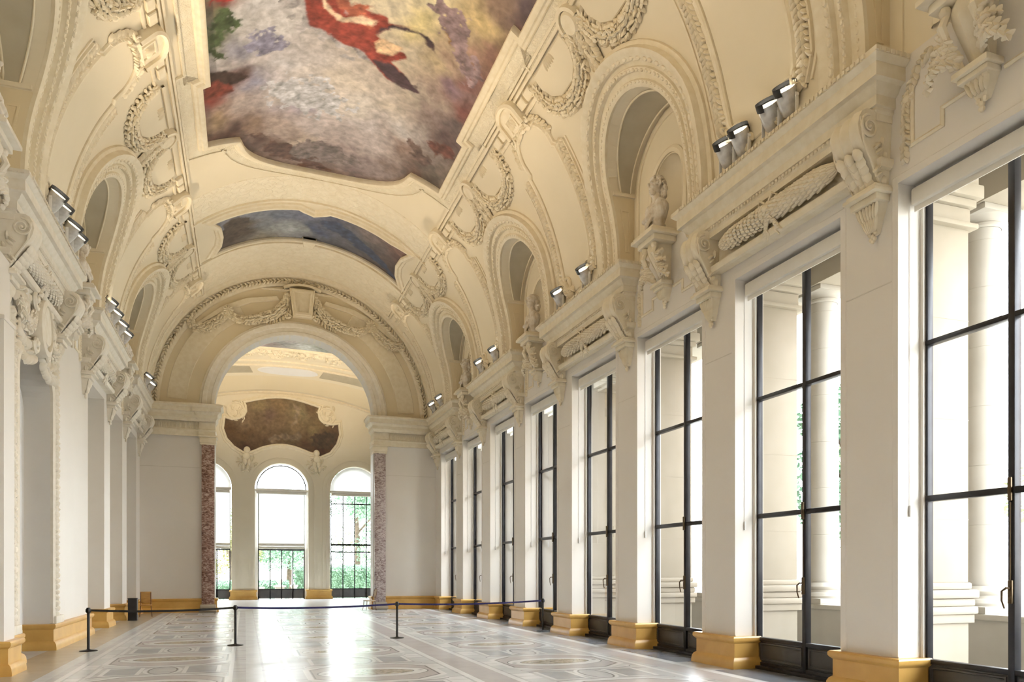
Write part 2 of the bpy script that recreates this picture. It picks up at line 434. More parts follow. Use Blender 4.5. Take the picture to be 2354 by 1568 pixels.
def swag(mb, S, path, rad, size, h=0.0, rng=None, rows=5, bulge=True, m=0):
    """thick hanging garland: domed body covered with leaves and fruit"""
    rng = rng or random.Random(5); Q = polyline(path, size * .55); N = len(Q)
    for i, (q, d) in enumerate(Q):
        t_ = i / max(1, N - 1); rr = rad * (.55 + .45 * math.sin(PI * t_)) if bulge else rad
        p, t, u, n = frame_at(S, q.x, q.y, h, d.x, d.y)
        mb.ell(p, (size * .5, rr * .95, rr * .55), Matrix((t, u, n)).transposed(), 6, 4, m)
        for k in range(rows):
            a = PI * (k + .5 + rng.uniform(-.2, .2)) / rows
            pp = p + u * (math.cos(a) * rr) + n * (math.sin(a) * rr * .62); nn = (u * math.cos(a) + n * math.sin(a)).normalized(); uu = nn.cross(t)
            if rng.random() < .22: mb.ell(pp, (size * .2,) * 3, None, 6, 4, m)
            else: lump(mb, pp, t, uu, nn, size * rng.uniform(.8, 1.15), size * .5, size * .33, yaw=rng.uniform(-.8, .8), m=m)
def scroll(mb, S, c, r0, turns, a0, thick, h, sgn=1, m=0, n=30):
    pts = []; rr = []
    for i in range(n):
        t = i / (n - 1); r_ = r0 * (1 - t * .88); a = a0 + sgn * t * turns * 2 * PI
        pts.append(S(c[0] + r_ * math.cos(a), c[1] + r_ * math.sin(a), h)); rr.append(thick * (1 - .45 * t))
    mb.tube(pts, rr, 6, m=m); mb.ell(S(c[0], c[1], h), (thick * 1.5,) * 3, None, 8, 6, m)
ORD = ['nearest', 'second', 'third', 'fourth', 'fifth', 'sixth', 'seventh', 'eighth']
# ================================================================== STRUCTURE
# ---- floor with inlaid marble pattern
fl = MB(); FM = ['f_base', 'f_white', 'f_grey', 'f_lgrey', 'f_pink', 'f_tan', 'f_slate', 'f_line', 'f_mos']; FI = {n: i for i, n in enumerate(FM)}
def fpoly(pts, mname, z): fl.add([(x, y, z) for x, y in pts], [tuple(range(len(pts)))], FI[mname])
def frect(x0, y0, x1, y1, mname, z): fpoly([(x0, y0), (x1, y0), (x1, y1), (x0, y1)], mname, z)
def foutline(pts, wd, mname, z):
    sweep(fl, pts, [(wd / 2, z), (-wd / 2, z)], S_plan(), True, FI[mname])
frect(-9.5, YB, 9.9, 37.0, 'f_base', 0)
frect(-9.5, 37.0, 14, 51, 'f_lgrey', 0)
frect(XL, YB, -3.32, YE, 'f_tan', .0008); frect(-3.32, YB, -3.12, YE, 'f_lgrey', .0008)
for x0, x1, mn in [(-2.98, -2.88, 'f_white'), (-2.58, -2.50, 'f_white'), (.02, .30, 'f_lgrey'), (.72, .80, 'f_white'), (-.28, -.20, 'f_white'),
                   (3.62, 3.74, 'f_white'), (3.74, 4.30, 'f_pink'), (4.30, 4.42, 'f_white'), (7.20, 7.30, 'f_white'), (7.45, 7.95, 'f_pink'), (7.95, 8.12, 'f_white')]:
    frect(x0, YB, x1, YE, mn, .0008)
for x0, x1 in ((.31, .7), (-2.87, -2.6), (3.2, 3.6), (4.44, 4.85)):
    y = YB
    while y < YE:
        frect(x0 + .03, y, x1 - .03, y + 1.1, 'f_lgrey', .0012); frect(x0 + .03, y + 1.16, x1 - .03, y + 1.46, 'f_white', .0012)
        frect(x0 + .03, y + 1.5, x1 - .03, y + 1.85, 'f_white', .0012); y += 1.895
for cx, yo in ((-1.42, 13.45), (2.2, 13.85), (5.9, 14.25)):
    for q in range(-6, 6):
        cy = yo + PITCH * q
        if cy + 1.9 > YE: continue
        hw = 1.15
        # hexagonal outer border, octagonal field, ovals
        fpoly([(cx - hw, cy - 1.25), (cx + hw, cy - 1.25), (cx + hw, cy + 1.25), (cx - hw, cy + 1.25)], 'f_lgrey', .0010)
        ring = [(cx - hw, cy - .65), (cx - hw * .55, cy - 1.15), (cx + hw * .55, cy - 1.15), (cx + hw, cy - .65), (cx + hw, cy + .65), (cx + hw * .55, cy + 1.15), (cx - hw * .55, cy + 1.15), (cx - hw, cy + .65)]
        fpoly(ring, 'f_pink', .0014); foutline(ring, .10, 'f_white', .0018); foutline([(cx + (x - cx) * .93, cy + (y - cy) * .93) for x, y in ring], .03, 'f_line', .0020)
        fpoly(arc(cx, cy, .98, .62, 0, 360, 40)[:-1], 'f_white', .0022)
        foutline(arc(cx, cy, .99, .63, 0, 360, 40)[:-1], .025, 'f_line', .0026)
        fpoly(arc(cx, cy, .74, .36, 0, 360, 36)[:-1], 'f_line', .0028)
        fpoly(arc(cx, cy, .71, .335, 0, 360, 36)[:-1], 'f_mos', .0032)
        for sx in (-1, 1):
            fl.add([(cx + sx * .86, cy - .05, .003), (cx + sx * .93, cy, .003), (cx + sx * .86, cy + .05, .003), (cx + sx * .79, cy, .003)], [(0, 1, 2, 3) if sx > 0 else (0, 1, 2, 3)], FI['f_line'])
        # between the ovals: grey rectangles, curved brackets
        yb = cy + PITCH / 2
        frect(cx - .92, yb - .46, cx - .42, yb + .46, 'f_grey', .0016); frect(cx + .42, yb - .46, cx + .92, yb + .46, 'f_grey', .0016)
        for sx in (-1, 1): foutline([(cx + sx * .38, yb - .5), (cx + sx * .96, yb - .5), (cx + sx * .96, yb + .5), (cx + sx * .38, yb + .5)][::sx], .07, 'f_white', .0024)
        foutline(arc(cx, yb, .30, .60, 0, 360, 28)[:-1], .06, 'f_white', .0024); foutline(arc(cx, yb, .24, .54, 0, 360, 28)[:-1], .03, 'f_line', .0028)
        for sy in (-1, 1):
            p = arc(cx, yb + sy * .92, 1.12, .30, 180 if sy > 0 else 0, 360 if sy > 0 else 180, 20)
            sweep(fl, p, [(.03, .0026), (-.03, .0026)], S_plan(), False, FI['f_white'])
            p = arc(cx, yb + sy * .84, 1.12, .30, 180 if sy > 0 else 0, 360 if sy > 0 else 180, 20)
            sweep(fl, p, [(.012, .0028), (-.012, .0028)], S_plan(), False, FI['f_line'])
for k in range(-3, 8): frect(8.16, yf(k) + .1, 9.2, yn(k + 1) - .1, 'f_slate', .0014)
y = YB
while y < YE:            # joints across the hall
    frect(-3.1, y, 8.1, y + .03, 'f_line', .0006); frect(-3.1, y + .42, 8.1, y + .44, 'f_line', .0006); y += PITCH / 2
struct('floor', fl, [M[n] for n in FM], sharp=None)

# ---- barrel vault with the lunette openings cut out
LA, LZ, LC = 1.50, 10.60, 1.32          # half width, impost height, rise
def lun_outline(a=LA, z0=Z0, rise=LC, n=22):     # in (y, z)
    return [(-a, z0)] + [(-a, LZ - .8), (-a, LZ - .4)] + [(-a * math.cos(math.radians(t)), LZ + rise * math.sin(math.radians(t))) for t in np.linspace(0, 180, n)] + [(a, LZ - .4), (a, LZ - .8), (a, z0)]
def z2s(z): return R * math.acos(min(1, max(-1, (z - Z0) / R)))
SM = R * PI / 2
hole = [(y, z2s(z)) for y, z in lun_outline()]
vm = MB()
edges = [YB] + [ycb(k) for k in sorted(CORN)] + [YE]
edges = [YB, ycb(-1), ycb(1), ycb(3), ycb(5), YE]
ks = [-2, 0, 2, 4, 6]
for i, k in enumerate(ks):
    hs = []
    yc = ylb(k)
    outer = [(edges[i], -SM)]
    e = .0
    for y, s in hole[::-1]: pass
    lower = [(yc + y, -s) for y, s in hole]              # left-hand lunette is open at the foot
    lower[0] = (yc - LA, -SM); lower[-1] = (yc + LA, -SM)
    upper = [(yc + y, s) for y, s in hole[::-1]]; upper[0] = (yc + LA, SM); upper[-1] = (yc - LA, SM)
    outer = [(edges[i], -SM)] + lower + [(edges[i + 1], -SM), (edges[i + 1], SM)] + upper + [(edges[i], SM)]
    patch(vm, S_barrel(), outer, [], 0, .36, .3)
struct('ceiling', vm, M['vault'])

# ---- lunette tunnels, bust niches and the wall plane behind them
def lunette(side):
    out = MB()
    S = S_wall(side); ol = refine(lun_outline(n=30), .3, False)
    # tunnel soffit / cheeks (material 1 = tan cheek, 0 = plaster)
    for i in range(len(ol) - 1):
        (y0, z0), (y1, z1) = ol[i], ol[i + 1]
        q = []
        for (y, z) in ((y0, z0), (y1, z1)):
            xb = math.sqrt(max(0, R * R - (z - Z0) ** 2))
            q.append([(CX + side * (xb + (XR - CX - xb) * t), y, z) for t in (0, .5, 1)])
        mi = 1 if max(z0, z1) <= LZ + .02 else 0
        for j in range(2): out.add([q[0][j], q[0][j + 1], q[1][j + 1], q[1][j]], [(0, 1, 2, 3)], mi)
    # wall with niche
    nh = [(-.62, 9.12), (.62, 9.12), (.62, 10.25)] + arc(0, 10.25, .62, .62, 0, 180, 16)[1:] 
    lo = [(y, z) for y, z in lun_outline(n=24)]
    patch(out, S, lo, [nh], 0, None, None, 0)
    vs = []; fs = []; N = 12
    zs = [9.12, 9.5, 9.9, 10.25] + [10.25 + .62 * math.sin(math.radians(t)) for t in (15, 30, 45, 60, 75, 90)]
    for z in zs:
        rr = .62 if z <= 10.25 else math.sqrt(max(0, .62 ** 2 - (z - 10.25) ** 2))
        for i in range(N + 1):
            a = PI * i / N; vs.append(S(rr * math.cos(a), z, -rr * .8 * math.sin(a)))
    for j in range(len(zs) - 1):
        for i in range(N): a = j * (N + 1) + i; fs.append((a, a + 1, a + N + 2, a + N + 1))
    out.add(vs, fs, 0); out.add([S(.62 * math.cos(PI * i / N), 9.12, -.5 * math.sin(PI * i / N)) for i in range(N + 1)], [tuple(range(N + 1))], 0)
    # niche architrave + faint wall rib
    pth = [(.70, 9.1), (.70, 10.25)] + arc(0, 10.25, .70, .70, 0, 180, 18)[1:] + [(-.70, 9.1)]
    sweep(out, pth, [(.06, 0), (.06, .04), (-.02, .06), (-.08, .03), (-.08, 0)], S)
    pth = [(LA - .2, 9.0), (LA - .2, LZ)] + arc(0, LZ, LA - .2, LC - .15, 0, 180, 24)[1:] + [(-LA + .2, 9.0)]
    sweep(out, pth, [(.05, 0), (.05, .03), (-.05, .03), (-.05, 0)], S)
    # impost line + raised cheek panels
    for sy in (-1, 1):
        x0 = math.sqrt(R * R - (LZ - Z0) ** 2)
        y0, y1 = sy * (LA - .05), sy * (LA + .02)
        out.box((CX + side * (x0 + .02), y0, LZ + .02), (CX + side * (XR - CX), y1, LZ + .10), 0)
        # cheek panel lying on the cheek plane y = +-LA
        tri = []
        for z in (9.35, 9.7, 10.0, 10.3): tri.append((CX + side * (math.sqrt(R * R - (z - Z0) ** 2) + .16), z))
        tri += [(CX + side * (XR - CX - .14), 10.3), (CX + side * (XR - CX - .14), 9.35)]
        Sy = (lambda sy: (lambda a, b, h: (a, sy * (LA - h), b)))(sy)
        sweep(out, tri, [(.02, 0), (.02, .015), (-.02, .015), (-.02, 0)], Sy, True, 1)
    # curved glazing-like border of the soffit canvas
    return out
LME = {}
for sd in (1, -1): LME[sd] = lunette(sd).mesh('lunette_recess', [M['vault'], M['tan']])
for sd in (1, -1):
    for k in LUN:
        ob = put('wall_lunette', LME[sd], loc=(0, ylb(k), 0)); ob['kind'] = 'structure'

# ---- moulded frames of the lunettes (follow the barrel), with dentils
def lun_frame(side):
    mb = MB(); S = S_barrel(side)
    half = [(y, z2s(z)) for y, z in refine(lun_outline(n=26), .22, False)]
    path = half if side > 0 else half
    # left of this path (y increasing over the crown, s small at the crown) is outwards = towards smaller s
    def prof_h(x): return x
    pr = [(.0, .001), (.0, .07), (.05, .10), (.13, .10), (.15, .05), (.27, .05), (.29, .14), (.37, .14), (.39, .09), (.47, .09), (.49, .18), (.60, .20), (.66, .24), (.74, .24), (.75, .10), (.82, .06), (.82, -.02)]
    sign = -1
    pr = [(sign * o, h) for o, h in pr]
    sweep(mb, path, pr, S, flip=(side > 0))
    for off, sp_, L, W, H, hb in ((.32, .11, .055, .07, .035, .14), (.54, .15, .08, .09, .03, .19), (.10, .12, .04, .05, .02, .10)):
        for q, d in polyline(path, sp_):
            a = q.x + d.y * off * 1 * (1); b = q.y - d.x * off
            p, t, u, n = frame_at(S, a, b, hb, d.x, d.y)
            mb.ell(p, (L, W * .55, H), Matrix((t, u, n)).transposed(), 6, 4)
    return mb
LF = {sd: lun_frame(sd).mesh('lunette_frame', M['orn']) for sd in (1, -1)}
for sd in (1, -1):
    for k in LUN:
        ob = put('trim_lunette', LF[sd], loc=(0, ylb(k), 0)); ob['kind'] = 'structure'

# ---- right-hand wall with its window bays
wr = MB(); T = .62
for k in range(-3, 9):
    y0 = yn(k); y1 = yf(k) if k < 8 else YE + .02
    wr.box((XR, y0, 0), (XR + T, y1, ZH))
wr.box((XR, YB, ZH), (XR + T, YE + 1, 9.0)); wr.box((XR + .12, YB, 9.0), (XR + T, YE + 1, 9.01))
wr.box((XR, YB, 0), (XR + T, yn(-3) , ZH))
struct('wall_right', wr, M['wall'])
fr = MB()
for k in range(-3, 8):    # raised surround, set-back jamb strip and faint joint of each bay
    a, b = yf(k), yn(k + 1)
    sweep(fr, [(a, 0.62), (a, ZH), (b, ZH), (b, .62)], [(-.001, .0), (.0, .012), (.10, .012), (.115, 0)], S_wall(1), flip=False)
    fr.box((9.10, a, .6), (9.2, a + .05, ZH)); fr.box((9.10, b - .05, .6), (9.2, b, ZH)); fr.box((9.10, a, ZH - .05), (9.2, b, ZH))
struct('trim_1', fr, M['wall'])

# ---- left-hand wall
wl = MB(); DT = 1.3
DC, DH = 18.72, 1.42                     # ornate doorway: centre, half width
openings = [(yf(k), yn(k + 1)) for k in (-3, -2, -1, 0, 1)] + [(yf(2), 16.3)] + [(yf(k), yn(k + 1)) for k in (5, 6, 7)]
door_ol = [(DC - DH, 0), (DC + DH, 0), (DC + DH, 5.8)] + arc(DC, 5.8, DH, .72, 0, 180, 18)[1:]
outer = [(YB, 0), (YE + .02, 0), (YE + .02, 9.0), (YB, 9.0)]
hs = [[(a, .0), (b, .0), (b, ZH), (a, ZH)] for a, b in openings]
# build the sheet as an outline with feet cut out, then add reveals
op = [(YB, 0)]
for a, b, kind in sorted([(a, b, 0) for a, b in openings] + [(DC - DH, DC + DH, 1)]):
    op += [(a, 0), (a, ZH), (b, ZH), (b, 0)] if kind == 0 else [(DC - DH, 0)] + door_ol[2:][::-1] + [(DC + DH, 0)]
op += [(YE + .02, 0), (YE + .02, 9.0), (YB, 9.0)]
patch(wl, S_wall(-1), op, [], 0, None, None, 0)
for a, b in openings:
    for (p, q) in (((a, 0), (a, ZH)), ((a, ZH), (b, ZH)), ((b, ZH), (b, 0))):
        wl.add([(XL, p[0], p[1]), (XL - DT, p[0], p[1]), (XL - DT, q[0], q[1]), (XL, q[0], q[1])], [(0, 1, 2, 3)])
dl = door_ol[1:] + [(DC - DH, 0)]
for p, q in zip(dl[:-1], dl[1:]):
    wl.add([(XL, p[0], p[1]), (XL - .75, p[0], p[1]), (XL - .75, q[0], q[1]), (XL, q[0], q[1])], [(0, 1, 2, 3)])
wl.box((XL - DT - .1, YB, 0), (XL - DT, 16.5, 9)); wl.box((XL - DT - .1, 21.2, 0), (XL - DT, YE, 9)); wl.box((XL - .6, YB, 9.0), (XL + .01, YE + 1, 9.01))
wl.box((XL - DT - .1, 16.5, 6.6), (XL - DT, 21.2, 9))
struct('wall_left', wl, M['wall'])
db = MB()                               # vestibule behind the ornate doorway
db.box((XL - 4, 16.4, 0), (XL - 3.9, 21.3, 7)); db.box((XL - 4, 16.3, 0), (XL - .76, 16.4, 7)); db.box((XL - 4, 21.3, 0), (XL - .76, 21.4, 7)); db.box((XL - 4, 16.3, 6.9), (XL - .76, 21.4, 7))
Sd = lambda a, b, h: (XL - .75 + h, a, b)
inner = [(DC + DH - .26, 0), (DC + DH - .26, 5.35)] + arc(DC, 5.35, DH - .26, .62, 0, 180, 18)[1:] + [(DC - DH + .26, 0)]
sweep(db, inner, [(-.30, 0), (-.30, .22), (-.10, .22), (-.02, .16), (.0, .0), (.0, -.3)], Sd)
struct('wall_vestibule', db, M['white'])

# ---- end wall with the big arch, and the pavilion beyond
AR, AZ = 3.48, 9.0
def arch_ol(r=AR): return [(CX + r, 0), (CX + r, AZ)] + arc(CX, AZ, r, r, 0, 180, 40)[1:] + [(CX - r, 0)]
we = MB(); ao = arch_ol()
for y, sg in ((YE, 0), (YE + .85, 0)):
    x0, x1 = (XL - .1, XR + .1) if y == YE else (-9.5, 14)
    patch(we, S_end(y), [(x0, 0), (CX - AR, 0), (CX - AR, AZ), (x0, AZ)], [], 0); patch(we, S_end(y), [(CX + AR, 0), (x1, 0), (x1, AZ), (CX + AR, AZ)], [], 0)
    patch(we, S_end(y), [(x0, AZ)] + ao[1:-1][::-1] + [(x1, AZ), (x1, 15.6), (x0, 15.6)], [], 0)
for p, q in zip(ao[:-1], ao[1:]): we.add([(p[0], YE, p[1]), (p[0], YE + .85, p[1]), (q[0], YE + .85, q[1]), (q[0], YE, q[1])], [(0, 1, 2, 3)])
we.m = [1 if (len(q) == 3 and sum(we.v[i][2] for i in q) / 3 > 8.7 and max(we.v[i][2] for i in q) > 9.05) else 0 for q in we.f]
struct('wall_end', we, [M['wall'], M['tympanum']])
M['pav'] = mat('pavilion_plaster', (.80, .73, .585), .6, col2=(.775, .70, .55), scale=.8)
# pavilion shell
YF = 49.8
pv = MB()
wins = [(CX - .05 + d, 1.60) for d in (-4.55, 0, 4.55)]
FZ = 6.9
outer = [(-9.5, 0)]
for wx, hw in wins: outer += [(wx - hw, 0), (wx - hw, FZ)] + arc(wx, FZ, hw, hw, 180, 0, 24)[1:] + [(wx + hw, 0)]
topc = lambda x: 12.95 - .030 * (x - CX) ** 2
outer += [(14, 0), (14, 10)] + [(x, topc(x)) for x in np.linspace(12, -8, 30)] + [(-9.5, 10)]
patch(pv, S_end(YF), outer, [], 0)
for wx, hw in wins:
    ol = [(wx - hw, 0), (wx - hw, FZ)] + arc(wx, FZ, hw, hw, 180, 0, 24)[1:] + [(wx + hw, 0)]
    for p, q in zip(ol[:-1], ol[1:]): pv.add([(p[0], YF, p[1]), (p[0], YF + .55, p[1]), (q[0], YF + .55, q[1]), (q[0], YF, q[1])], [(0, 1, 2, 3)])
    for off, wd in ((.12, .1), (.42, .06)):
        o2 = [(wx - hw - off, .7), (wx - hw - off, FZ)] + arc(wx, FZ, hw + off, hw + off, 180, 0, 24)[1:] + [(wx + hw + off, .7)]
        sweep(pv, o2, [(-wd, 0), (-wd, .05), (wd, .05), (wd, 0)], S_end(YF))
for x in (-9.5, 14):              # side walls with tall side windows
    for y0, y1, z0, z1 in ((37.1, YF, 0, 15),):
        pv.box((x - .1, y0, z0), (x + .1, y1, z1))
struct('wall_far', pv, M['pav'])
# coved ceiling of the pavilion: rows of (y, z-lift) lofted over x
cv = MB(); xs = np.linspace(-9.4, 13.9, 48)
rows = [(YF, 0, 0), (YF - .5, .02, 0), (YF - 1.5, .62, 1), (YF - 1.7, .72, 0), (YF - 2.3, .98, 0), (YF - 3.2, 1.25, 0), (YF - 4.3, 1.48, 0), (YF - 4.5, 1.55, 0), (37.1, 1.62, 0)]
for (ya, la, mi), (yb, lb, mj) in zip(rows[:-1], rows[1:]):
    for i in range(len(xs) - 1):
        def zz(x, l): return topc(x) + l + (.030 * (x - CX) ** 2) * min(1, l / 1.6) * .75
        cv.add([(xs[i], ya, zz(xs[i], la)), (xs[i + 1], ya, zz(xs[i + 1], la)), (xs[i + 1], yb, zz(xs[i + 1], lb)), (xs[i], yb, zz(xs[i], lb))], [(0, 1, 2, 3)], 1 if mj == 1 else 0)
struct('ceiling_pavilion', cv, [M['vault'], M['tan']], sharp=50)

wb = MB(); wb.box((-9.5, YB - .2, 0), (9.6, YB, 16)); wb.box((-9.5, YB, 0), (-9.4, YE, 9)); struct('wall_back', wb, M['wall'])
cap = MB(); cap.box((-9.5, 36, 14.8), (14, 51, 15.0)); cap.box((-9.5, YF + .55, 9.2), (14, YF + .6, 15)); struct('ceiling_cap', cap, M['white'])

pb_ = MB()                              # projecting pier before the ornate doorway
pb_.box((XL - .5, 15.50, 0), (-3.97, 16.15, 6.27)); pb_.box((XL - .5, 15.50, 6.27), (-4.03, 16.10, 7.42)); pb_.bbox((XL - .1, 15.46, 6.22), (-3.95, 16.17, 6.30), .015)
struct('wall_pier', pb_, M['wall'])
# ---- stone plinths (baseboards)
PL = [(-.01, 0), (.16, 0), (.16, .05), (.15, .13), (.125, .18), (.085, .21), (.085, .47), (.12, .50), (.14, .53), (.14, .575), (.12, .60), (-.01, .60)]
def plinth(mb, path): sweep(mb, path, PL, S_plan())
bb = MB()
for k in range(-3, 9):
    a, b = yn(k), (yf(k) if k < 8 else YE - .16)
    plinth(bb, [(9.18, a), (XR, a), (XR, b), (9.18, b)] if k < 8 else [(9.18, a), (XR, a), (XR, b)])
struct('baseboard_right', bb, M['ochre'])
bb = MB()
segs = []
ops = sorted(openings + [(DC - DH, DC + DH)])
prev = YB
for a, b in ops:
    segs.append((prev, a)); prev = b
segs.append((prev, YE))
for a, b in segs:
    if a == YB: continue
    xi = XL - 1.2 if not (abs(a - DC - DH) < .01) else XL - .74
    pth = [(xi, a), (XL, a), (XL, b)] + ([(XL - 1.2, b)] if b < YE else [])
    plinth(bb, pth[::-1])
plinth(bb, [(XL - .3, 16.15), (-3.97, 16.15), (-3.97, 15.50), (XL - .3, 15.50)])
struct('baseboard_left', bb, M['ochre'])
bb = MB()
plinth(bb, [(CX - AR - .01, YE + .82), (CX - AR, YE), (XL, YE)]); plinth(bb, [(XR, YE), (CX + AR, YE), (CX + AR + .01, YE + .82)])
struct('baseboard_end', bb, M['ochre'])
bb = MB()
xsx = [-9.4] + [v for wx, hw in wins for v in (wx - hw, wx + hw)] + [13.9]
for i in range(0, len(xsx), 2): plinth(bb, [(xsx[i + 1], YF + .5), (xsx[i + 1], YF), (xsx[i], YF), (xsx[i], YF + .5)])
struct('baseboard_far', bb, M['ochre'])

# ---- cornices
CP = [(0, 8.20), (.04, 8.20), (.04, 8.30), (.07, 8.33), (.07, 8.37), (.10, 8.38), (.10, 8.52), (.15, 8.56), (.17, 8.60), (.20, 8.64), (.27, 8.66), (.27, 8.85), (.30, 8.87), (.35, 8.92), (.35, 9.0), (-.3, 9.0)]
def cornice(side, y0, y1, open_far=False):
    mb = MB(); b = .25
    def X(x): return CX + side * (x - CX)
    path = [(X(XR), y0 + .15), (X(XR - b), y0 + .15), (X(XR - b), y1 - (0 if open_far else .15))] + ([] if open_far else [(X(XR), y1 - .15)])
    pr = [(o * (-1 if side < 0 else 1), z) for o, z in CP]
    # outward is to the left of a path running away from the camera on the right-hand side
    sweep(mb, path, pr, S_plan(), flip=(side < 0))
    mb.box((X(XR), y0 + .15, 8.2), (X(XR - b), y1 - (0 if open_far else .15), 8.99))
    # frieze mouldings under the cornice and row of dentils along its lip
    sweep(mb, [(X(XR), y0 + .16), (X(XR - .16), y0 + .16), (X(XR - .16), y1 - .16), (X(XR), y1 - .16)], [(o * (-1 if side < 0 else 1), z) for o, z in [(0, 7.55), (.05, 7.57), (.08, 7.62), (.08, 7.68), (0, 7.7), (-.16, 7.7)]], S_plan(), flip=(side < 0))
    mb.box((X(XR), y0 + .16, 7.56), (X(XR - .16), y1 - .16, 7.68)); mb.box((X(XR), y0 + .2, 7.68), (X(XR - .06), y1 - .2, 8.22))
    y = y0 + .0
    ye = y1 - (.1 if open_far else 0)
    while y < ye - .05:
        mb.box((X(XR - b - .355), y, 8.93), (X(XR - b - .375), y + .05, 8.985)); y += .09
    y = y0 + .25
    while y < ye - .2:
        mb.ell((X(XR - b - .08), y, 8.345), (.03, .035, .03), None, 6, 4); y += .085
    for yy in (y0, ye):
        if yy == ye and open_far: continue
        x = XR - .02
        while x > XR - b - .36:
            yo = yy - .205 + .0 if yy == y0 else yy + .205
            mb.box((X(x), yo - .012, 8.93), (X(x - .05), yo + .012, 8.985)); x -= .09
    return mb
n = 2
for k in CORN:
    for sd in (1, -1):
        if k == 7: mb = cornice(sd, yn(7), YE, True)
        else: mb = cornice(sd, yn(k), yf(k + 1))
        struct('trim_%d' % n, mb, M['orn2'] if sd < 0 else M['orn']); n += 1
# end-wall cornice with the cast frieze and pilaster capitals
def end_cornice(side):
    mb = MB()
    def X(x): return CX + side * (x - CX)
    xj = CX + AR
    pth = [(X(XR), YE - .22), (X(xj + .62), YE - .22), (X(xj + .62), YE - .30), (X(xj - .0), YE - .30), (X(xj - .0), YE + .8)]
    pr = [(0, 8.28), (.05, 8.30), (.07, 8.36), (.12, 8.42), (.12, 8.56), (.2, 8.66), (.27, 8.68), (.27, 8.86), (.35, 8.92), (.35, 9.0), (-.4, 9.0)]
    sweep(mb, pth, [(o * (1 if side > 0 else -1), z) for o, z in pr], S_plan(), flip=side < 0)
    sweep(mb, [(x, y + .08) for x, y in pth], [(o * (1 if side > 0 else -1), z) for o, z in [(0, 7.66), (.03, 7.66), (.03, 7.86), (.06, 7.90), (.06, 7.94), (0, 7.97), (.0, 8.3)]], S_plan(), flip=side < 0)
    for i in range(10):           # leaf-and-tongue frieze
        x = xj + .75 + i * .112 * 1.0
        x = xj + .80 + i * .19
        if x > XR - .3: break
        cxx = X(x)
        mb.tube([(cxx - .07, YE - .16, 8.0)] + [(cxx - .07 * math.cos(a), YE - .17, 8.17 + .09 * math.sin(a)) for a in np.linspace(0, PI, 8)] + [(cxx + .07, YE - .16, 8.0)], .014, 5)
        mb.ell((cxx, YE - .15, 8.10), (.035, .03, .12), None, 6, 6)
    for z0, z1 in ((7.67, 7.96), (8.29, 8.98)):
        mb.box((X(xj + .01), YE - .13, z0), (X(XR), YE, z1)); mb.box((X(xj + .01), YE - .21, z0), (X(xj + .60), YE, z1))
    mb.box((X(xj + .01), YE - .12, 7.9), (X(XR), YE, 8.4)); mb.box((X(xj - .012), YE - .20, 7.67), (X(xj + .3), YE + .8, 8.97))
    # pilaster capital over the marble shaft
    for z0, z1, e in ((7.30, 7.38, .03), (7.38, 7.62, .05), (7.62, 7.70, .10)):
        mb.bbox((X(xj - .02 - e), YE - .24 - e, z0), (X(xj + .56 + e), YE + .6, z1), .02)
    return mb
for sd in (1, -1): struct('trim_%d' % n, end_cornice(sd), M['orn']); n += 1
# archivolt of the big arch, recessed ring panels and the outer arch border
av = MB(); Se = S_end(YE)
def ringpath(r, a0=0, a1=180, m=48): return arc(CX, AZ, r, r, a0, a1, m)
sweep(av, ringpath(AR + .0), [(0, -.6), (0, .10), (-.05, .13), (-.14, .13), (-.17, .10), (-.33, .10), (-.36, .15), (-.44, .17), (-.52, .17), (-.55, .10), (-.62, .07), (-.64, 0)], Se)
struct('trim_%d' % n, av, M['orn2']); n += 1
av = MB()
for a0, a1 in ((3, 62), (118, 177)):
    p = ringpath(4.62, a0, a1, 24) + ringpath(5.42, a1, a0, 24)
    slab(av, Se, p, -.01, .035, None, .5, .03)
sweep(av, ringpath(5.75), [(.06, 0), (.05, .08), (0, .12), (-.12, .14), (-.20, .10), (-.30, .22), (-.40, .24), (-.45, .2)], Se)
leafband(av, Se, ringpath(5.90), .10, .16, .2, h=.16, rows=2, rng=random.Random(4))
struct('trim_%d' % n, av, M['orn']); n += 1
# marble pilaster shafts beside the arch
for sd, lab in ((1, 'right-hand'), (-1, 'left-hand')):
    mb = MB(); X = lambda x: CX + sd * (x - CX); xj = CX + AR
    r_ = root('marble_pilaster', ('red brown veined' if sd < 0 else 'greyish mauve veined') + ' marble pilaster on the %s side of the end arch' % lab, 'pilaster', (X(xj + .27), YE - .1, 0))
    mb.bbox((-.26, -.12, .34), (.26, .095, 7.30), .015); put('shaft', mb.mesh('shaft', M['redmarble' if sd < 0 else 'mauvemarble']), r_)
    mb = MB(); mb.bbox((-.36, -.26, 0.02), (.36, .095, .16), .02); mb.bbox((-.32, -.2, .16), (.32, .095, .34), .03); put('base', mb.mesh('base', M['woodc'] if False else M['f_tan']), r_)
    # pale inner jamb lining
jb = MB()
for sd in (1, -1):
    X = lambda x: CX + sd * (x - CX); xj = CX + AR
    jb.box((X(xj - .02), YE + .05, .3), (X(xj + .0), YE + .80, 7.6))
struct('trim_%d' % n, jb, M['white']); n += 1
# cast faint joint lines on the plaster
jl = MB()
jl.box((XL, YE - .012, 6.30), (CX - AR - .6, YE, 6.325)); jl.box((CX + AR + .6, YE - .012, 6.30), (XR, YE, 6.325))
for k in range(-3, 8):
    jl.box((XR - .006, yn(k), 5.95), (XR, yf(k), 5.965))
struct('trim_%d' % n, jl, M['joint']); n += 1

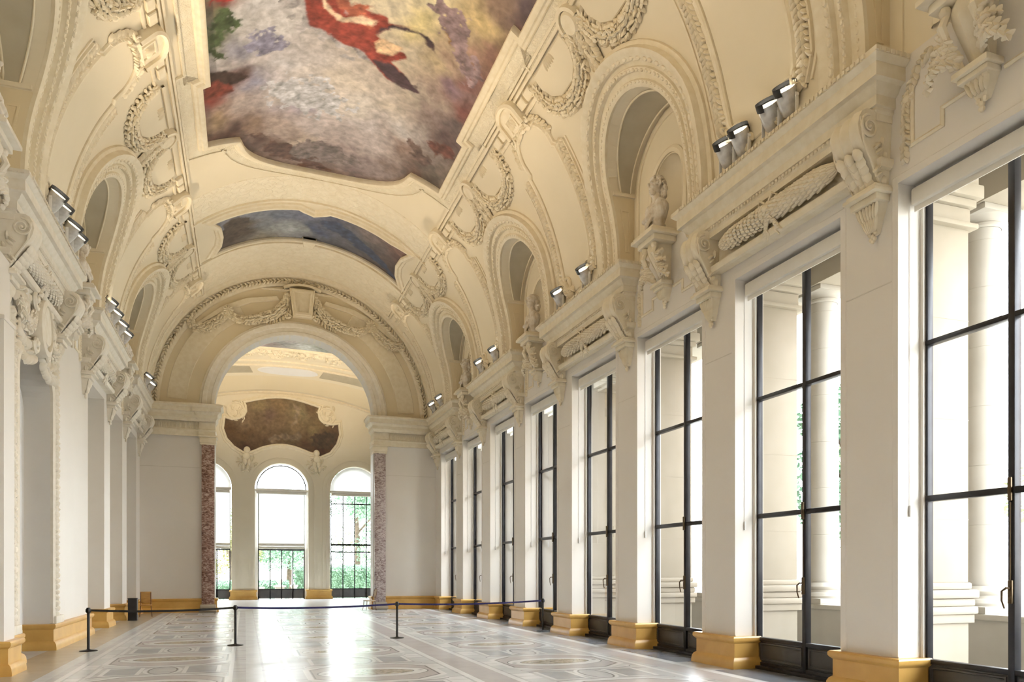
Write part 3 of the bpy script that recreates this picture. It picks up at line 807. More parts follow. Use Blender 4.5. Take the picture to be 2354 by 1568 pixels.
# ================================================================== WINDOWS
def make_window():
    """tall steel French window; local y = 0 at the bay centre, x = 0 at the pane"""
    hw = 1.345; r_ = bpy.data.objects.new('window_1', None); COL.objects.link(r_); r_['kind'] = 'structure'
    mb = MB()
    for s in (-1, 1): mb.bbox((-.06, s * hw, 0), (.05, s * (hw - .085), 7.28), .008)
    mb.bbox((-.07, -.045, 0), (.05, .045, 7.28), .008)
    for z, t in ((.06, .12), (.55, .07), (2.86, .085), (5.07, .07), (7.2, .12)): mb.bbox((-.065, -hw, z - t / 2), (.05, hw, z + t / 2), .008)
    mb.bbox((-.18, -hw, 0), (.06, hw, .06), .01)
    put('window_frame', mb.mesh('window_frame', M['iron']), r_)
    mb = MB()
    for s in (-1, 1):
        y0, y1 = sorted((s * .05, s * (hw - .08)))
        mb.bbox((-.03, y0, .12), (.02, y1, .52), .005)
        sweep(mb, [(y0 + .05, .17), (y1 - .05, .17), (y1 - .05, .47), (y0 + .05, .47)], [(.02, 0), (.012, .018), (-.012, .018), (-.02, 0)], lambda a, b, h: (-.03 - h, a, b), True)
    put('kick_panel', mb.mesh('kick_panel', M['panel']), r_)
    mb = MB(); mb.add([(0, -hw, .5), (0, hw, .5), (0, hw, 7.2), (0, -hw, 7.2)], [(0, 1, 2, 3)])
    g = put('glass', mb.mesh('glass', M['glass']), r_)
    mb = MB(); mb.bbox((-.10, -.03, 1.42), (-.06, .03, 1.72), .01)
    mb.tube([(-.09, .0, 1.62), (-.16, .0, 1.62), (-.17, .05, 1.58), (-.16, .06, 1.46), (-.15, .03, 1.36)], [.016, .016, .014, .012, .01], 6)
    mb.tube([(-.085, 0, 1.7), (-.085, 0, 2.7)], .009, 6); mb.bbox((-.11, -.025, 2.72), (-.07, .025, 3.02), .008)
    put('handle', mb.mesh('handle', M['bronze']), r_)
    mb = MB(); mb.bbox((-.34, -hw + .05, 6.98), (-.12, hw - .05, 7.22), .03); mb.bbox((-.28, -hw + .06, 6.9), (-.26, hw - .06, 7.0), .004)
    put('blind_cassette', mb.mesh('blind_cassette', M['blind']), r_)
    mb = MB(); mb.tube([(-.3, hw - .01, 7.0), (-.3, hw - .01, 2.75)], .005, 5); mb.bbox((-.315, hw - .03, 2.6), (-.285, hw - .002, 2.76), .006)
    put('pull_cord', mb.mesh('pull_cord', M['white']), r_)
    return r_
def struct_copy(src, loc, name):
    r_ = src.copy(); r_.name = name; COL.objects.link(r_); r_.location = loc
    for ch in list(src.children): c = ch.copy(); COL.objects.link(c); c.parent = r_
    return r_
W1 = make_window(); WY = [(yf(k) + yn(k + 1)) / 2 for k in range(-3, 8)]; W1.location = (9.2, WY[0], 0)
for i, y in enumerate(WY[1:]): struct_copy(W1, (9.2, y, 0), 'window_%d' % (i + 2))
wn = 12
# ---- arched windows of the pavilion
def far_window(i, wx, hw):
    global wn
    r_ = bpy.data.objects.new('window_%d' % wn, None); COL.objects.link(r_); r_['kind'] = 'structure'; r_.location = (wx, YF + .42, 0); wn += 1
    mb = MB(); Sf = lambda a, b, h: (a, -h, b)
    wd = hw - .22 if i == 1 else hw - .10
    xs_ = np.linspace(-wd, wd, 5)
    zt = FZ - .25
    for x in xs_: mb.box((x - .03, -.03, .0), (x + .03, .03, zt))
    zz = {0: (.62, 3.1), 1: (.62, 3.1), 2: (.62, 3.0, 3.45, 6.1)}[i]
    for z in zz: mb.box((-wd, -.035, z - .035), (wd, .035, z + .035))
    if i != 2: mb.box((-wd, -.04, 3.06), (wd, .04, 3.16))
    if i == 2: mb.box((-wd, -.05, 3.40), (wd, .05, 3.52))
    fr_ = arc(0, FZ + .02, hw - .12, hw - .12, 0, 180, 32)
    sweep(mb, fr_, [(.035, -.03), (.035, .04), (-.035, .04), (-.035, -.03)], Sf)
    mb.box((-hw + .1, -.04, FZ - .04), (hw - .1, .04, FZ + .05))
    mb.tube([Sf(a, b, 0) for a, b in arc(0, FZ, .72, .72, 0, 180, 20)], .012, 5)
    for a in (90, 45, 135): mb.tube([Sf(.72 * math.cos(math.radians(a)) * (0 if a == 90 else 1), FZ + (0 if a == 90 else .72 * math.sin(math.radians(a))), 0), Sf((hw - .12) * math.cos(math.radians(a)), FZ + (hw - .12) * math.sin(math.radians(a)), 0)], .012, 5)
    put('window_frame', mb.mesh('window_frame', M['iron']), r_)
    mb = MB(); mb.box((-wd, -.03, .06), (wd, .03, .60)); put('kick_panel', mb.mesh('kick_panel', M['panel']), r_)
    mb = MB(); mb.add([(-hw, .01, .6), (hw, .01, .6), (hw, .01, FZ), (-hw, .01, FZ)], [(0, 1, 2, 3)])
    P, Tt = tri2d(arc(0, FZ, hw, hw, 0, 180, 30)); mb.add([(a, .01, b) for a, b in P.tolist()], [tuple(t) for t in Tt.tolist()])
    put('glass', mb.mesh('glass', M['glass']), r_)
    mb = MB(); mb.bbox((-hw + .02, -.34, FZ - .14), (hw - .02, -.10, FZ + .0), .02); mb.bbox((-hw + .1, -.30, FZ - .30), (hw - .1, -.12, FZ - .14), .02)
    if i != 2: mb.bbox((-wd, -.22, 3.16), (wd, -.14, 3.30), .01); mb.bbox((-wd, -.22, 3.34), (wd, -.16, 3.50), .01)
    put('blind_cassette', mb.mesh('blind_cassette', M['blind']), r_)
    mb = MB()
    if i != 2: mb.add([(-wd, -.18, 3.3), (wd, -.18, 3.3), (wd, -.18, FZ - .2), (-wd, -.18, FZ - .2)], [(0, 1, 2, 3)])
    if i != 1:
        P, Tt = tri2d(arc(0, FZ, hw - .02, hw - .02, 0, 180, 30)); mb.add([(a, -.15, b) for a, b in P.tolist()], [tuple(t) for t in Tt.tolist()])
    put('blind', mb.mesh('blind', M['sheer']), r_)
    if i == 1:
        mb = MB()
        for s in (-1, 1): mb.box((s * (hw - .22), -.03, 0), (s * hw, .06, FZ))
        put('side_post', mb.mesh('side_post', M['white']), r_)
for i, (wx, hw) in enumerate(wins): far_window(i, wx, hw)
# ================================================================== ORNAMENT
def ypos(k, lst): return ORD[lst.index(k)]
# ---- scroll consoles under the cornice ends
def console_parts():
    body = MB(); pr = [(.50, 8.33), (.57, 8.29), (.62, 8.20), (.635, 8.10), (.61, 7.99), (.55, 7.87), (.47, 7.76), (.39, 7.65), (.32, 7.55), (.26, 7.46), (.21, 7.39), (.18, 7.33)]
    zb = 6.62; NU = 24; vs = []
    for i, (d, z) in enumerate(pr):
        w = .58 - .14 * i / (len(pr) - 1)
        for j in range(NU + 1):
            u = j / NU - .5; rib = .035 * abs(math.sin(PI * 3 * (u + .5))) if 0 < i else 0
            vs.append((-(d - .035 + rib), u * w, z - zb))
    fs = [(i * (NU + 1) + j, (i + 1) * (NU + 1) + j, (i + 1) * (NU + 1) + j + 1, i * (NU + 1) + j + 1) for i in range(len(pr) - 1) for j in range(NU)]
    body.add(vs, fs)
    for s in (-1, 1):
        vs = []
        for i, (d, z) in enumerate(pr):
            w = .29 - .07 * i / (len(pr) - 1); vs += [(-(d - .035), s * w, z - zb), (-.0, s * w, z - zb)]
        body.add(vs, [(2 * i, 2 * i + 1, 2 * i + 3, 2 * i + 2) for i in range(len(pr) - 1)])
        S = (lambda s: (lambda a, b, h: (-a, s * (.275 + h), b - zb)))(s)
        scroll(body, S, (.40, 8.09), .17, 1.9, PI * .5, .022, .01, -1)
        body.tube([(-.56, s * .285, 8.2 - zb), (-.50, s * .28, 7.86 - zb), (-.36, s * .26, 7.64 - zb), (-.2, s * .235, 7.38 - zb)], .018, 5)
        rng = random.Random(2 + s)
        for q in range(9):
            z = 7.92 - q * .065; d = .24 + .12 * math.sin(q * 1.3)
            lump(body, Vector((-d * .7, s * (.265 - q * .004), z - zb)), Vector((-.5, 0, -.85)).normalized(), Vector((-.85, 0, .5)).normalized(), Vector((0, s, 0)), .15, .08, .05, rng.uniform(-.7, .7))
    leaf = MB(); rng = random.Random(9)
    for q in range(5):
        for u in (-.16, 0, .16):
            z = 7.72 - q * .085; d = .50 - q * .065
            lump(leaf, Vector((-(d + .0), u * (1 - q * .08), z - zb)), Vector((.55, 0, -.83)), Vector((0, 1, 0)), Vector((-.83, 0, -.55)), .20, .17, .06, rng.uniform(-.3, .3) + u)
    cap = MB()
    for z0, z1, d, w in ((7.28, 7.33, .30, .56), (7.22, 7.28, .34, .62), (7.12, 7.22, .25, .50)): cap.bbox((0.01, -w / 2, z0 - zb), (-d, w / 2, z1 - zb), .012)
    drop = MB()
    drop.add([(-.17, -.19, 7.12 - zb), (-.17, .19, 7.12 - zb), (0, .22, 7.12 - zb), (0, -.22, 7.12 - zb), (-.06, -.06, 6.72 - zb), (-.06, .06, 6.72 - zb), (0, .07, 6.72 - zb), (0, -.07, 6.72 - zb)], [(0, 1, 5, 4), (1, 2, 6, 5), (0, 4, 7, 3), (4, 5, 6, 7)])
    for j in range(-3, 4):
        for q in range(2):
            z = 7.02 - q * .16; y = j * .055 * (1 - q * .35)
            lump(drop, Vector((-(.165 - q * .05), y, z - zb)), Vector((.2, -j * .10, -.95)).normalized(), Vector((0, 1, 0)), Vector((-1, 0, -.15)).normalized(), .24, .06, .035)
    for j, (y, z) in enumerate([(-.05, 6.74), (.05, 6.74), (0, 6.70), (-.03, 6.66), (.03, 6.66), (0, 6.63)]): drop.ell((-.07, y, z - zb), (.035,) * 3, None, 6, 5)
    return dict(scroll_body=body, acanthus_leaf=leaf, cap=cap, pendant=drop)
CONS = {}
for sd in (1, -1):
    CONS[sd] = {n_: mb.mesh(n_, M['orn'] if sd > 0 else M['orn2'], mirror=sd < 0) for n_, mb in console_parts().items()}
for sd in (1, -1):
    ks = sorted(CORN); vis = [k for k in ks if (k >= 1 if sd > 0 else k >= 3)]
    for k in vis:
        for e_, yy in (('near', yn(k) + .40), ('far', (yf(k + 1) - .40) if k < 7 else YE - .62)):
            where = ('under the %s end of the %s cornice on the %s wall' % (e_, ypos(k, vis), 'window-side' if sd > 0 else 'left-hand'))
            r_ = root('scroll_console', 'fluted plaster scroll console ' + where, 'console', (XR if sd > 0 else XL, yy, 6.62), 'scroll consoles')
            for n_, me in CONS[sd].items(): put(n_, me, r_)
# ---- laurel rolls between the consoles
def roll_parts():
    mb = MB(); rb = MB(); rng = random.Random(11); zc = 0
    L = 1.50
    mb.tube([(-.2, y, zc) for y in np.linspace(-L, L, 20)], [.06 + .09 * math.sin(PI * min(1, (L - abs(y)) / .5) / 2) for y in np.linspace(-L, L, 20)], 12)
    for y in np.arange(-L + .08, L, .105):
        sg = 1 if y > 0 else -1; rr = .06 + .10 * math.sin(PI * min(1, (L - abs(y)) / .5) / 2)
        for j in range(9):
            a = PI * (j + (.5 if int((y + 5) / .105) % 2 else 0)) / 8.5 + PI / 2
            n_ = Vector((math.cos(a), 0, math.sin(a))); t = Vector((0, -sg, 0)) * .93 + n_ * .25
            lump(mb, Vector((-.2, y, zc)) + n_ * rr, t.normalized(), t.normalized().cross(n_).normalized(), n_, .15, .085, .035, rng.uniform(-.15, .15))
    for a in (-.30, 0, .30): rb.tube([(-.2 + (.165) * math.cos(t), a * .25 + .05 * math.sin(t * 2), zc + .165 * math.sin(t)) for t in np.linspace(PI / 2, 3 * PI / 2, 10)], .02, 5)
    for s in (-1, 1):
        rb.tube([(-.34, s * .05, .12), (-.36, s * .16, .22), (-.32, s * .24, .16), (-.34, s * .12, .08)], .022, 5)
        rb.tube([(-.32, s * .05, -.12), (-.26, s * .14, -.26), (-.22, s * .08, -.36), (-.2, s * .16, -.46)], [.03, .028, .022, .014], 5)
        for q in range(6): lump(rb, Vector((-.30 + .03 * q * .5, s * (.05 + .03 * q), -.14 - .05 * q)), Vector((0, s * .5, -.85)).normalized(), Vector((0, .85, s * .5)), Vector((-1, 0, 0)), .13, .08, .04, rng.uniform(-.8, .8))
    rb.ell((-.38, 0, 0.02), (.05, .07, .07), None, 8, 6)
    return dict(laurel_leaves=mb, ribbon=rb)
RP = {sd: {n_: mb.mesh(n_, M['orn'] if sd > 0 else M['orn2'], mirror=sd < 0) for n_, mb in roll_parts().items()} for sd in (1, -1)}
for sd in (1, -1):
    vis = [k for k in sorted(CORN) if k >= (1 if sd > 0 else 3)]
    for k in vis:
        r_ = root('laurel_roll', 'ribbon tied laurel leaf roll in the frieze below the %s %s cornice' % (ypos(k, vis), 'window-side' if sd > 0 else 'left-hand'), 'garland', (XR if sd > 0 else XL, ycb(k), 7.96), 'laurel rolls in the friezes')
        for n_, me in RP[sd].items():
            o = put(n_, me, r_)
        if k == 7: r_.location.y = 33.9

# ---- bust brackets
def bracket_parts():
    zb = 7.5; top = MB()
    for z0, z1, d, w in ((9.06, 9.12, .62, .84), (8.98, 9.06, .66, .92), (8.86, 8.98, .54, .74)): top.bbox((0.0, -w / 2, z0 - zb), (-d, w / 2, z1 - zb), .014)
    body = MB(); pr = [(.46, 8.86), (.50, 8.76), (.46, 8.62), (.36, 8.46), (.27, 8.32), (.21, 8.20), (.18, 8.08)]
    vs = []; NU = 10
    for i, (d, z) in enumerate(pr):
        w = .36 - .10 * i / 6
        for j in range(NU + 1): u = j / NU - .5; vs.append((-(d - .10 * abs(u) * 2), u * w, z - zb))
    body.add(vs, [(i * (NU + 1) + j, (i + 1) * (NU + 1) + j, (i + 1) * (NU + 1) + j + 1, i * (NU + 1) + j + 1) for i in range(6) for j in range(NU)])
    for s in (-1, 1):
        vs = []
        for i, (d, z) in enumerate(pr): w = .18 - .05 * i / 6; vs += [(-(d - .10), s * w, z - zb), (0, s * w, z - zb)]
        body.add(vs, [(2 * i, 2 * i + 1, 2 * i + 3, 2 * i + 2) for i in range(6)])
    leaf = MB(); rng = random.Random(21)
    for s in (-1, 1):
        for st, (dy, dz, L0) in enumerate(((.62, .10, .5), (.50, .35, .45), (.35, .62, .42), (.75, -.12, .42))):
            for q in range(7):
                t = (q + 1) / 7; y = s * (.14 + dy * .55 * t); z = 8.15 + dz * .75 * t + .10 * math.sin(t * PI); d = .20 + .22 * math.sin(t * PI * .8)
                tt = Vector((-.3 * (1 - t), s * dy, dz + .3 * (1 - 2 * t))).normalized(); n_ = Vector((-1, 0, .1)).normalized(); u = n_.cross(tt).normalized()
                for sg in (-1, 1): lump(leaf, Vector((-d, y, z - zb)), tt, u, n_, .17, .075, .06, sg * .75 + rng.uniform(-.2, .2))
                leaf.ell((-d, y, z - zb), (.03, .04, .04), None, 6, 4)
        leaf.tube([(-.42, s * .19, 8.78 - zb), (-.48, s * .22, 8.62 - zb), (-.36, s * .22, 8.42 - zb), (-.25, s * .18, 8.25 - zb), (-.2, s * .15, 8.1 - zb)], [.05, .06, .045, .035, .03], 7)
        leaf.ell((-.44, s * .20, 8.80 - zb), (.08, .07, .08), None, 8, 6)
    low = MB()
    for z0, z1, d, w in ((8.0, 8.08, .30, .50), (7.93, 8.0, .24, .42)): low.bbox((0.0, -w / 2, z0 - zb), (-d, w / 2, z1 - zb), .012)
    for j in range(-2, 3): lump(low, Vector((-.14, j * .06, 7.84 - zb)), Vector((.25, -j * .12, -.95)).normalized(), Vector((0, 1, 0)), Vector((-1, 0, -.2)).normalized(), .2, .07, .06)
    low.add([(-.18, -.17, 7.93 - zb), (-.18, .17, 7.93 - zb), (0, .19, 7.93 - zb), (0, -.19, 7.93 - zb), (-.06, -.06, 7.68 - zb), (-.06, .06, 7.68 - zb), (0, .07, 7.68 - zb), (0, -.07, 7.68 - zb)], [(0, 1, 5, 4), (1, 2, 6, 5), (0, 4, 7, 3), (4, 5, 6, 7)])
    for y, z in [(-.04, 7.68), (.04, 7.68), (0, 7.63), (0, 7.57)]: low.ell((-.07, y, z - zb), (.04,) * 3, None, 6, 5)
    return dict(cap=top, scroll_body=body, acanthus_leaf=leaf, pendant=low)
def bust_mesh(seed, helmet=False):
    rng = random.Random(seed); mb = MB()
    def E(c, r, ry=0, n1=12, n2=9): mb.ell(c, r, Matrix.Rotation(ry, 3, 'Y') if ry else None, n1, n2)
    secs = [(.16, .10, .13, 0), (.22, .13, .17, .01), (.30, .165, .235, .02), (.40, .185, .285, .02), (.50, .185, .315, .01), (.57, .165, .30, 0), (.63, .135, .235, 0), (.68, .105, .15, .005), (.73, .09, .105, .015)]
    vs = []; NN = 28
    for z, rx, ry, ox in secs:
        for q in range(NN):
            t = 2 * PI * q / NN; fold = 1 + .035 * math.sin(t * 7 + z * 16); vs.append((ox + rx * fold * math.cos(t), ry * fold * math.sin(t), z))
    mb.add(vs, [(r_ * NN + q, r_ * NN + (q + 1) % NN, (r_ + 1) * NN + (q + 1) % NN, (r_ + 1) * NN + q) for r_ in range(len(secs) - 1) for q in range(NN)] + [tuple(range(NN))[::-1], tuple((len(secs) - 1) * NN + q for q in range(NN))])
    E((.06, .20, .47), (.10, .10, .19), .2); E((.06, -.20, .47), (.10, .10, .19), .2)
    for q in range(5):     # robe folds running across the chest
        o = q * .055; mb.tube([(.05, .27 - o * .3, .60 - o), (.17, .14 - o * .2, .52 - o), (.20, -.02, .43 - o), (.17, -.18, .34 - o), (.04, -.25 + o * .2, .30 - o * .6)], [.022, .030, .032, .028, .02], 7)
    mb.tube([(-.06, .2, .62), (.04, .15, .66), (.11, .05, .62), (.13, -.03, .55)], [.03, .035, .035, .025], 7); mb.tube([(-.06, -.2, .62), (.04, -.15, .66), (.11, -.05, .62), (.13, .0, .55)], [.03, .035, .035, .025], 7)
    mb.tube([(.10, -.26, .42), (.20, -.20, .30), (.22, -.02, .30), (.20, .08, .36)], [.055, .05, .045, .035], 8)
    E((.03, 0, .74), (.095, .10, .15)); E((.05, 0, .98), (.135, .115, .165)); E((.09, 0, .90), (.10, .085, .10))
    E((.195, 0, .975), (.034, .022, .046), .45); E((.162, .045, 1.022), (.034, .042, .016)); E((.162, -.045, 1.022), (.034, .042, .016)); E((.150, .042, .993), (.018, .02, .013)); E((.150, -.042, .993), (.018, .02, .013)); E((.128, .058, .945), (.045, .036, .036)); E((.128, -.058, .945), (.045, .036, .036))
    E((.175, 0, .918), (.026, .034, .009)); E((.172, 0, .899), (.026, .03, .010)); E((.158, 0, .865), (.036, .036, .028)); E((.03, .115, .97), (.02, .02, .04)); E((.03, -.115, .97), (.02, .02, .04))
    if helmet:
        E((.02, 0, 1.04), (.16, .135, .15)); E((-.02, 0, 1.13), (.17, .03, .10)); E((.12, 0, 1.10), (.08, .10, .03))
        for q in range(26): E((-.07 - rng.random() * .06, rng.uniform(-.14, .14), .76 + rng.random() * .26), (.05, .045, .07))
    else:
        for q in range(130):
            a = rng.uniform(0, 2 * PI); zz = rng.uniform(-.05, 1); x = .02 + .165 * math.cos(a) * math.sqrt(max(0, 1 - zz * zz * .8)) - .01; y = .15 * math.sin(a) * math.sqrt(max(0, 1 - zz * zz * .8))
            if x > .09 and zz < .62: continue
            E((x, y, 1.0 + .175 * zz), (.030, .030, .030), 0, 6, 5)
        for q in range(40): E((-.05 - rng.random() * .05, rng.uniform(-.16, .16), .74 + rng.random() * .24), (.045, .04, .055), 0, 6, 5)
        if seed % 2 == 0:
            for q in range(24): E((.13 + rng.uniform(-.03, .02), rng.uniform(-.06, .06), .80 + rng.random() * .07), (.028, .028, .04), 0, 6, 5)
    me = mb.mesh('tmp', M['buststone'], sharp=None); ob = put('tmp', me)
    md = ob.modifiers.new('r', 'REMESH'); md.mode = 'VOXEL'; md.voxel_size = .0085; md.use_smooth_shade = True
    m2 = ob.modifiers.new('s', 'SMOOTH'); m2.iterations = 1; m2.factor = .35
    dg = bpy.context.evaluated_depsgraph_get(); res = bpy.data.meshes.new_from_object(ob.evaluated_get(dg)); bpy.data.objects.remove(ob)
    for v in res.vertices: v.co = Vector((-v.co.x * 1.12, -v.co.y * 1.06, v.co.z * 1.06))
    res.name = 'bust'; return res
def flipx(me):
    m2 = me.copy()
    for v in m2.vertices: v.co.x *= -1
    m2.flip_normals(); return m2
BR = {sd: {n_: mb.mesh(n_, M['orn'] if sd > 0 else M['orn2'], mirror=sd < 0) for n_, mb in bracket_parts().items()} for sd in (1, -1)}
_s = MB(); _s.lathe([(0, 0), (.19, 0), (.20, .03), (.16, .06), (.12, .10), (.12, .14), (.17, .19), (0, .2)], n=24); SOC = _s.mesh('socle', M['buststone'])
BM = [bust_mesh(2), bust_mesh(5, True), bust_mesh(3), bust_mesh(8)]
lk = ['curly haired bearded marble bust', 'marble bust in a crested helmet', 'long haired marble bust', 'marble bust with short curls']
vis = [0, 2, 4, 6]
for sd in (1, -1):
    for i, k in enumerate(vis if sd > 0 else vis[1:]):
        w_ = '%s %s bay' % (ORD[i], 'window-side' if sd > 0 else 'left-hand')
        r_ = root('bust_bracket', 'leafy acanthus bracket carrying a bust in the ' + w_, 'bracket', (XR if sd > 0 else XL, ylb(k), 7.5), 'bust brackets')
        for n_, me in BR[sd].items(): put(n_, me, r_)
        me = BM[(i + 3) % 4 if sd > 0 else (i + 2) % 4]
        if k == 0: continue          # this bust stands above the frame
        b = put('bust', me if sd > 0 else flipx(me), None, ((XR - .24) if sd > 0 else XL + .24, ylb(k), 9.12))
        tag(b, lk[(i + 3) % 4 if sd > 0 else (i + 2) % 4] + ' in the ' + w_, 'bust')
        put('socle', SOC, b)
# stepped wall panels and leaf sprays around each bracket
def bay_trim(side):
    mb = MB(); S = S_wall(side)
    for s in (-1, 1):
        sweep(mb, [(s * 1.02, 8.72), (s * 1.10, 8.45), (s * 1.10, 7.72), (s * .62, 7.72), (s * .62, 7.95), (s * .26, 7.95)], [(.03, 0), (.03, .02), (0, .04), (-.03, .02), (-.03, 0)], S)
        rng = random.Random(30 + s)
        p = [(s * 1.22, 7.55), (s * 1.19, 7.9), (s * 1.21, 8.25), (s * 1.14, 8.5), (s * 1.0, 8.72), (s * .78, 8.86)]
        leafband(mb, S, p, .07, .075, .13, h=.01, rows=2, rng=rng)
        mb.ell(S(s * 1.17, 8.38, .03), (.05, .07, .07), None, 8, 6)
        for q in range(7): lump(mb, Vector(S(s * 1.17 + .07 * math.cos(q * .9), 8.38 + .07 * math.sin(q * .9), .03)), Vector((0, math.cos(q * .9), math.sin(q * .9))), Vector((0, -math.sin(q * .9), math.cos(q * .9))), Vector((-side, 0, 0)), .09, .06, .03)
    return mb
for sd in (1, -1):
    me = bay_trim(sd).mesh('bay_trim', M['orn'])
    for k in vis:
        ob = put('trim_bay', me, loc=(0, ylb(k), 0)); ob['kind'] = 'structure'

# ---- vault ornaments
def tongue_ol():
    h = [(.46, 9.30), (.62, 9.12), (.80, 8.72), (.84, 8.2), (.84, 7.3), (.82, 6.5), (.82, 6.02), (.72, 5.94)]
    top = arc(0, 5.72, .74, .66, 8, 172, 18)
    top = [(x, 2 * 5.72 - y) for x, y in top]
    return h + [(x, y) for x, y in top] + [(-x, y) for x, y in h[::-1]]
def tongue_parts(side):
    S = S_barrel(side); ol = tongue_ol(); pan = MB(); fr_ = MB(); lf = MB(); cl = MB()
    slab(pan, S, ol, -.02, .03, .22, .18, .02)
    mo = refine(ol, .15, False)
    a = sum(mo[i][0] * mo[(i + 1) % len(mo)][1] - mo[(i + 1) % len(mo)][0] * mo[i][1] for i in range(len(mo))); sg = -1 if a > 0 else 1
    sweep(fr_, mo, [(sg * o, h) for o, h in [(0, 0), (.0, .06), (.03, .09), (.08, .09), (.11, .05), (.15, .05), (.17, .02), (.17, 0)]], S)
    rng = random.Random(40)
    out = [(x * 1.0 + (.28 if x > 0 else -.28), y) for x, y in tongue_ol()[1:7]]
    for s in (-1, 1):
        p = [(s * abs(x), y) for x, y in out]
        leafband(lf, S, p[::-1], .17, .10, .17, h=.03, rows=3, rng=rng, spread=.8)
        sweep(lf, refine([(s * (abs(x) + .16), y) for x, y in out], .2, False), [(.03, 0), (.02, .05), (-.02, .05), (-.03, 0)], S)
        sweep(lf, refine([(s * (abs(x) + .27), y) for x, y in out], .2, False), [(.02, 0), (.02, .03), (-.02, .03), (-.02, 0)], S)
        scroll(lf, S, (s * .70, 9.02), .30, 1.3, PI / 2, .045, .05, s)
        leafband(lf, S, [(s * .35, 9.3), (s * .62, 9.2), (s * .95, 8.9)], .16, .10, .2, h=.05, rows=2, rng=rng)
    leafband(lf, S, [(x * 1.24, 5.72 + (y - 5.72) * 1.25) for x, y in [(q[0], q[1]) for q in tongue_ol()[8:27]]], .16, .10, .16, h=.03, rows=3, rng=rng)
    # arched clasp between the panel head and the painting border
    c = [(-.46, 5.0), (-.46, 4.62)] + [(x, 2 * 4.62 - y) for x, y in arc(0, 4.62, .46, .30, 180, 0, 12)[1:]] + [(.46, 5.0)]
    slab(cl, S, c, 0, .14, None, .1, .03)
    sweep(cl, c[::-1] if False else c, [(.06, .0), (.06, .2), (0, .24), (-.06, .2), (-.06, 0)], S)
    sweep(cl, [(-.2, 4.95), (-.2, 4.62), (.2, 4.62), (.2, 4.95)], [(.03, .12), (.02, .17), (-.02, .17), (-.03, .12)], S)
    for s in (-1, 1): scroll(cl, S, (s * .52, 5.02), .14, 1.2, PI / 2, .035, .12, s)
    for q in range(5): lump(cl, *[v for v in frame_at(S, (q - 2) * .06, 4.78, .14, (q - 2) * .3, 1)], .25, .08, .06)
    leafband(cl, S, [(-.6, 5.12), (0, 5.02), (.6, 5.12)], .12, .1, .18, h=.06, rows=2, rng=rng)
    return dict(panel=pan, moulding=fr_, leaf_border=lf, arched_clasp=cl)
TP = {sd: {n_: mb.mesh(n_, M['vault'] if n_ == 'panel' else M['orn']) for n_, mb in tongue_parts(sd).items()} for sd in (1, -1)}
for sd in (1, -1):
    vis2 = [1, 3, 5, 7] if sd > 0 else [3, 5, 7]
    for k in vis2:
        y = ycb(k) if k < 7 else ycb(7) - .2
        r_ = root('cartouche_panel', 'tongue shaped plaster panel with leafy border on the vault over the %s %s cornice' % (ypos(k, vis2), 'window-side' if sd > 0 else 'left-hand'), 'panel', (0, y, 0), 'tongue shaped vault panels')
        r_.location = (CX + sd * 5.9, y, 9.0)
        for n_, me in TP[sd].items(): put(n_, me, r_, loc=(-(CX + sd * 5.9), 0, -9.0))
# swags with their plain plaques
def swag_parts(side):
    S = S_barrel(side); g = MB(); pl = MB()
    rng = random.Random(50)
    # plaque
    p = [(-.78, 4.62), (.78, 4.62), (.80, 4.95), (.62, 5.25), (.3, 5.43), (-.3, 5.43), (-.62, 5.25), (-.80, 4.95)]
    slab(pl, S, p, 0, .06, None, .2, .02)
    sweep(pl, [(-.9, 4.52), (.9, 4.52)], [(.04, 0), (.04, .06), (-.04, .06), (-.04, 0)], S)
    for q in range(6): lump(pl, *frame_at(S, (q - 2.5) * .07, 4.72 + .02 * (q % 2), .07, (q - 2.5) * .12, 1), .2, .06, .04)
    path = [(-1.02, 4.72)] + [(x, y) for x, y in [(-.97, 5.05), (-.85, 5.32), (-.62, 5.53), (-.32, 5.66), (0, 5.70), (.32, 5.66), (.62, 5.53), (.85, 5.32), (.97, 5.05)]] + [(1.02, 4.72)]
    swag(g, S, path, .17, .15, .05, rng, 5)
    leafband(g, S, path, .34, .13, .17, h=.02, rows=2, rng=rng, spread=1.1)
    return dict(plaque=pl, leaf_garland=g)
SP = {sd: {n_: mb.mesh(n_, M['vault'] if n_ == 'plaque' else M['orn']) for n_, mb in swag_parts(sd).items()} for sd in (1, -1)}
VL = [2, 4, 6]
for sd in (1, -1):
    for k in VL:
        for s, nm in ((-1, 'near'), (1, 'far')):
            if sd < 0 and k == 2 and s < 0: continue
            y = ylb(k) + .1 + s * 1.28
            r_ = root('leaf_swag', 'leafy swag and plaque, %s one of the pair over the %s %s lunette' % (nm, ORD[VL.index(k)], 'window-side' if sd > 0 else 'left-hand'), 'garland', (CX + sd * 4.6, y, 13.0), 'vault swags')
            for n_, me in SP[sd].items(): put(n_, me, r_, loc=(-(CX + sd * 4.6), 0, -13.0))
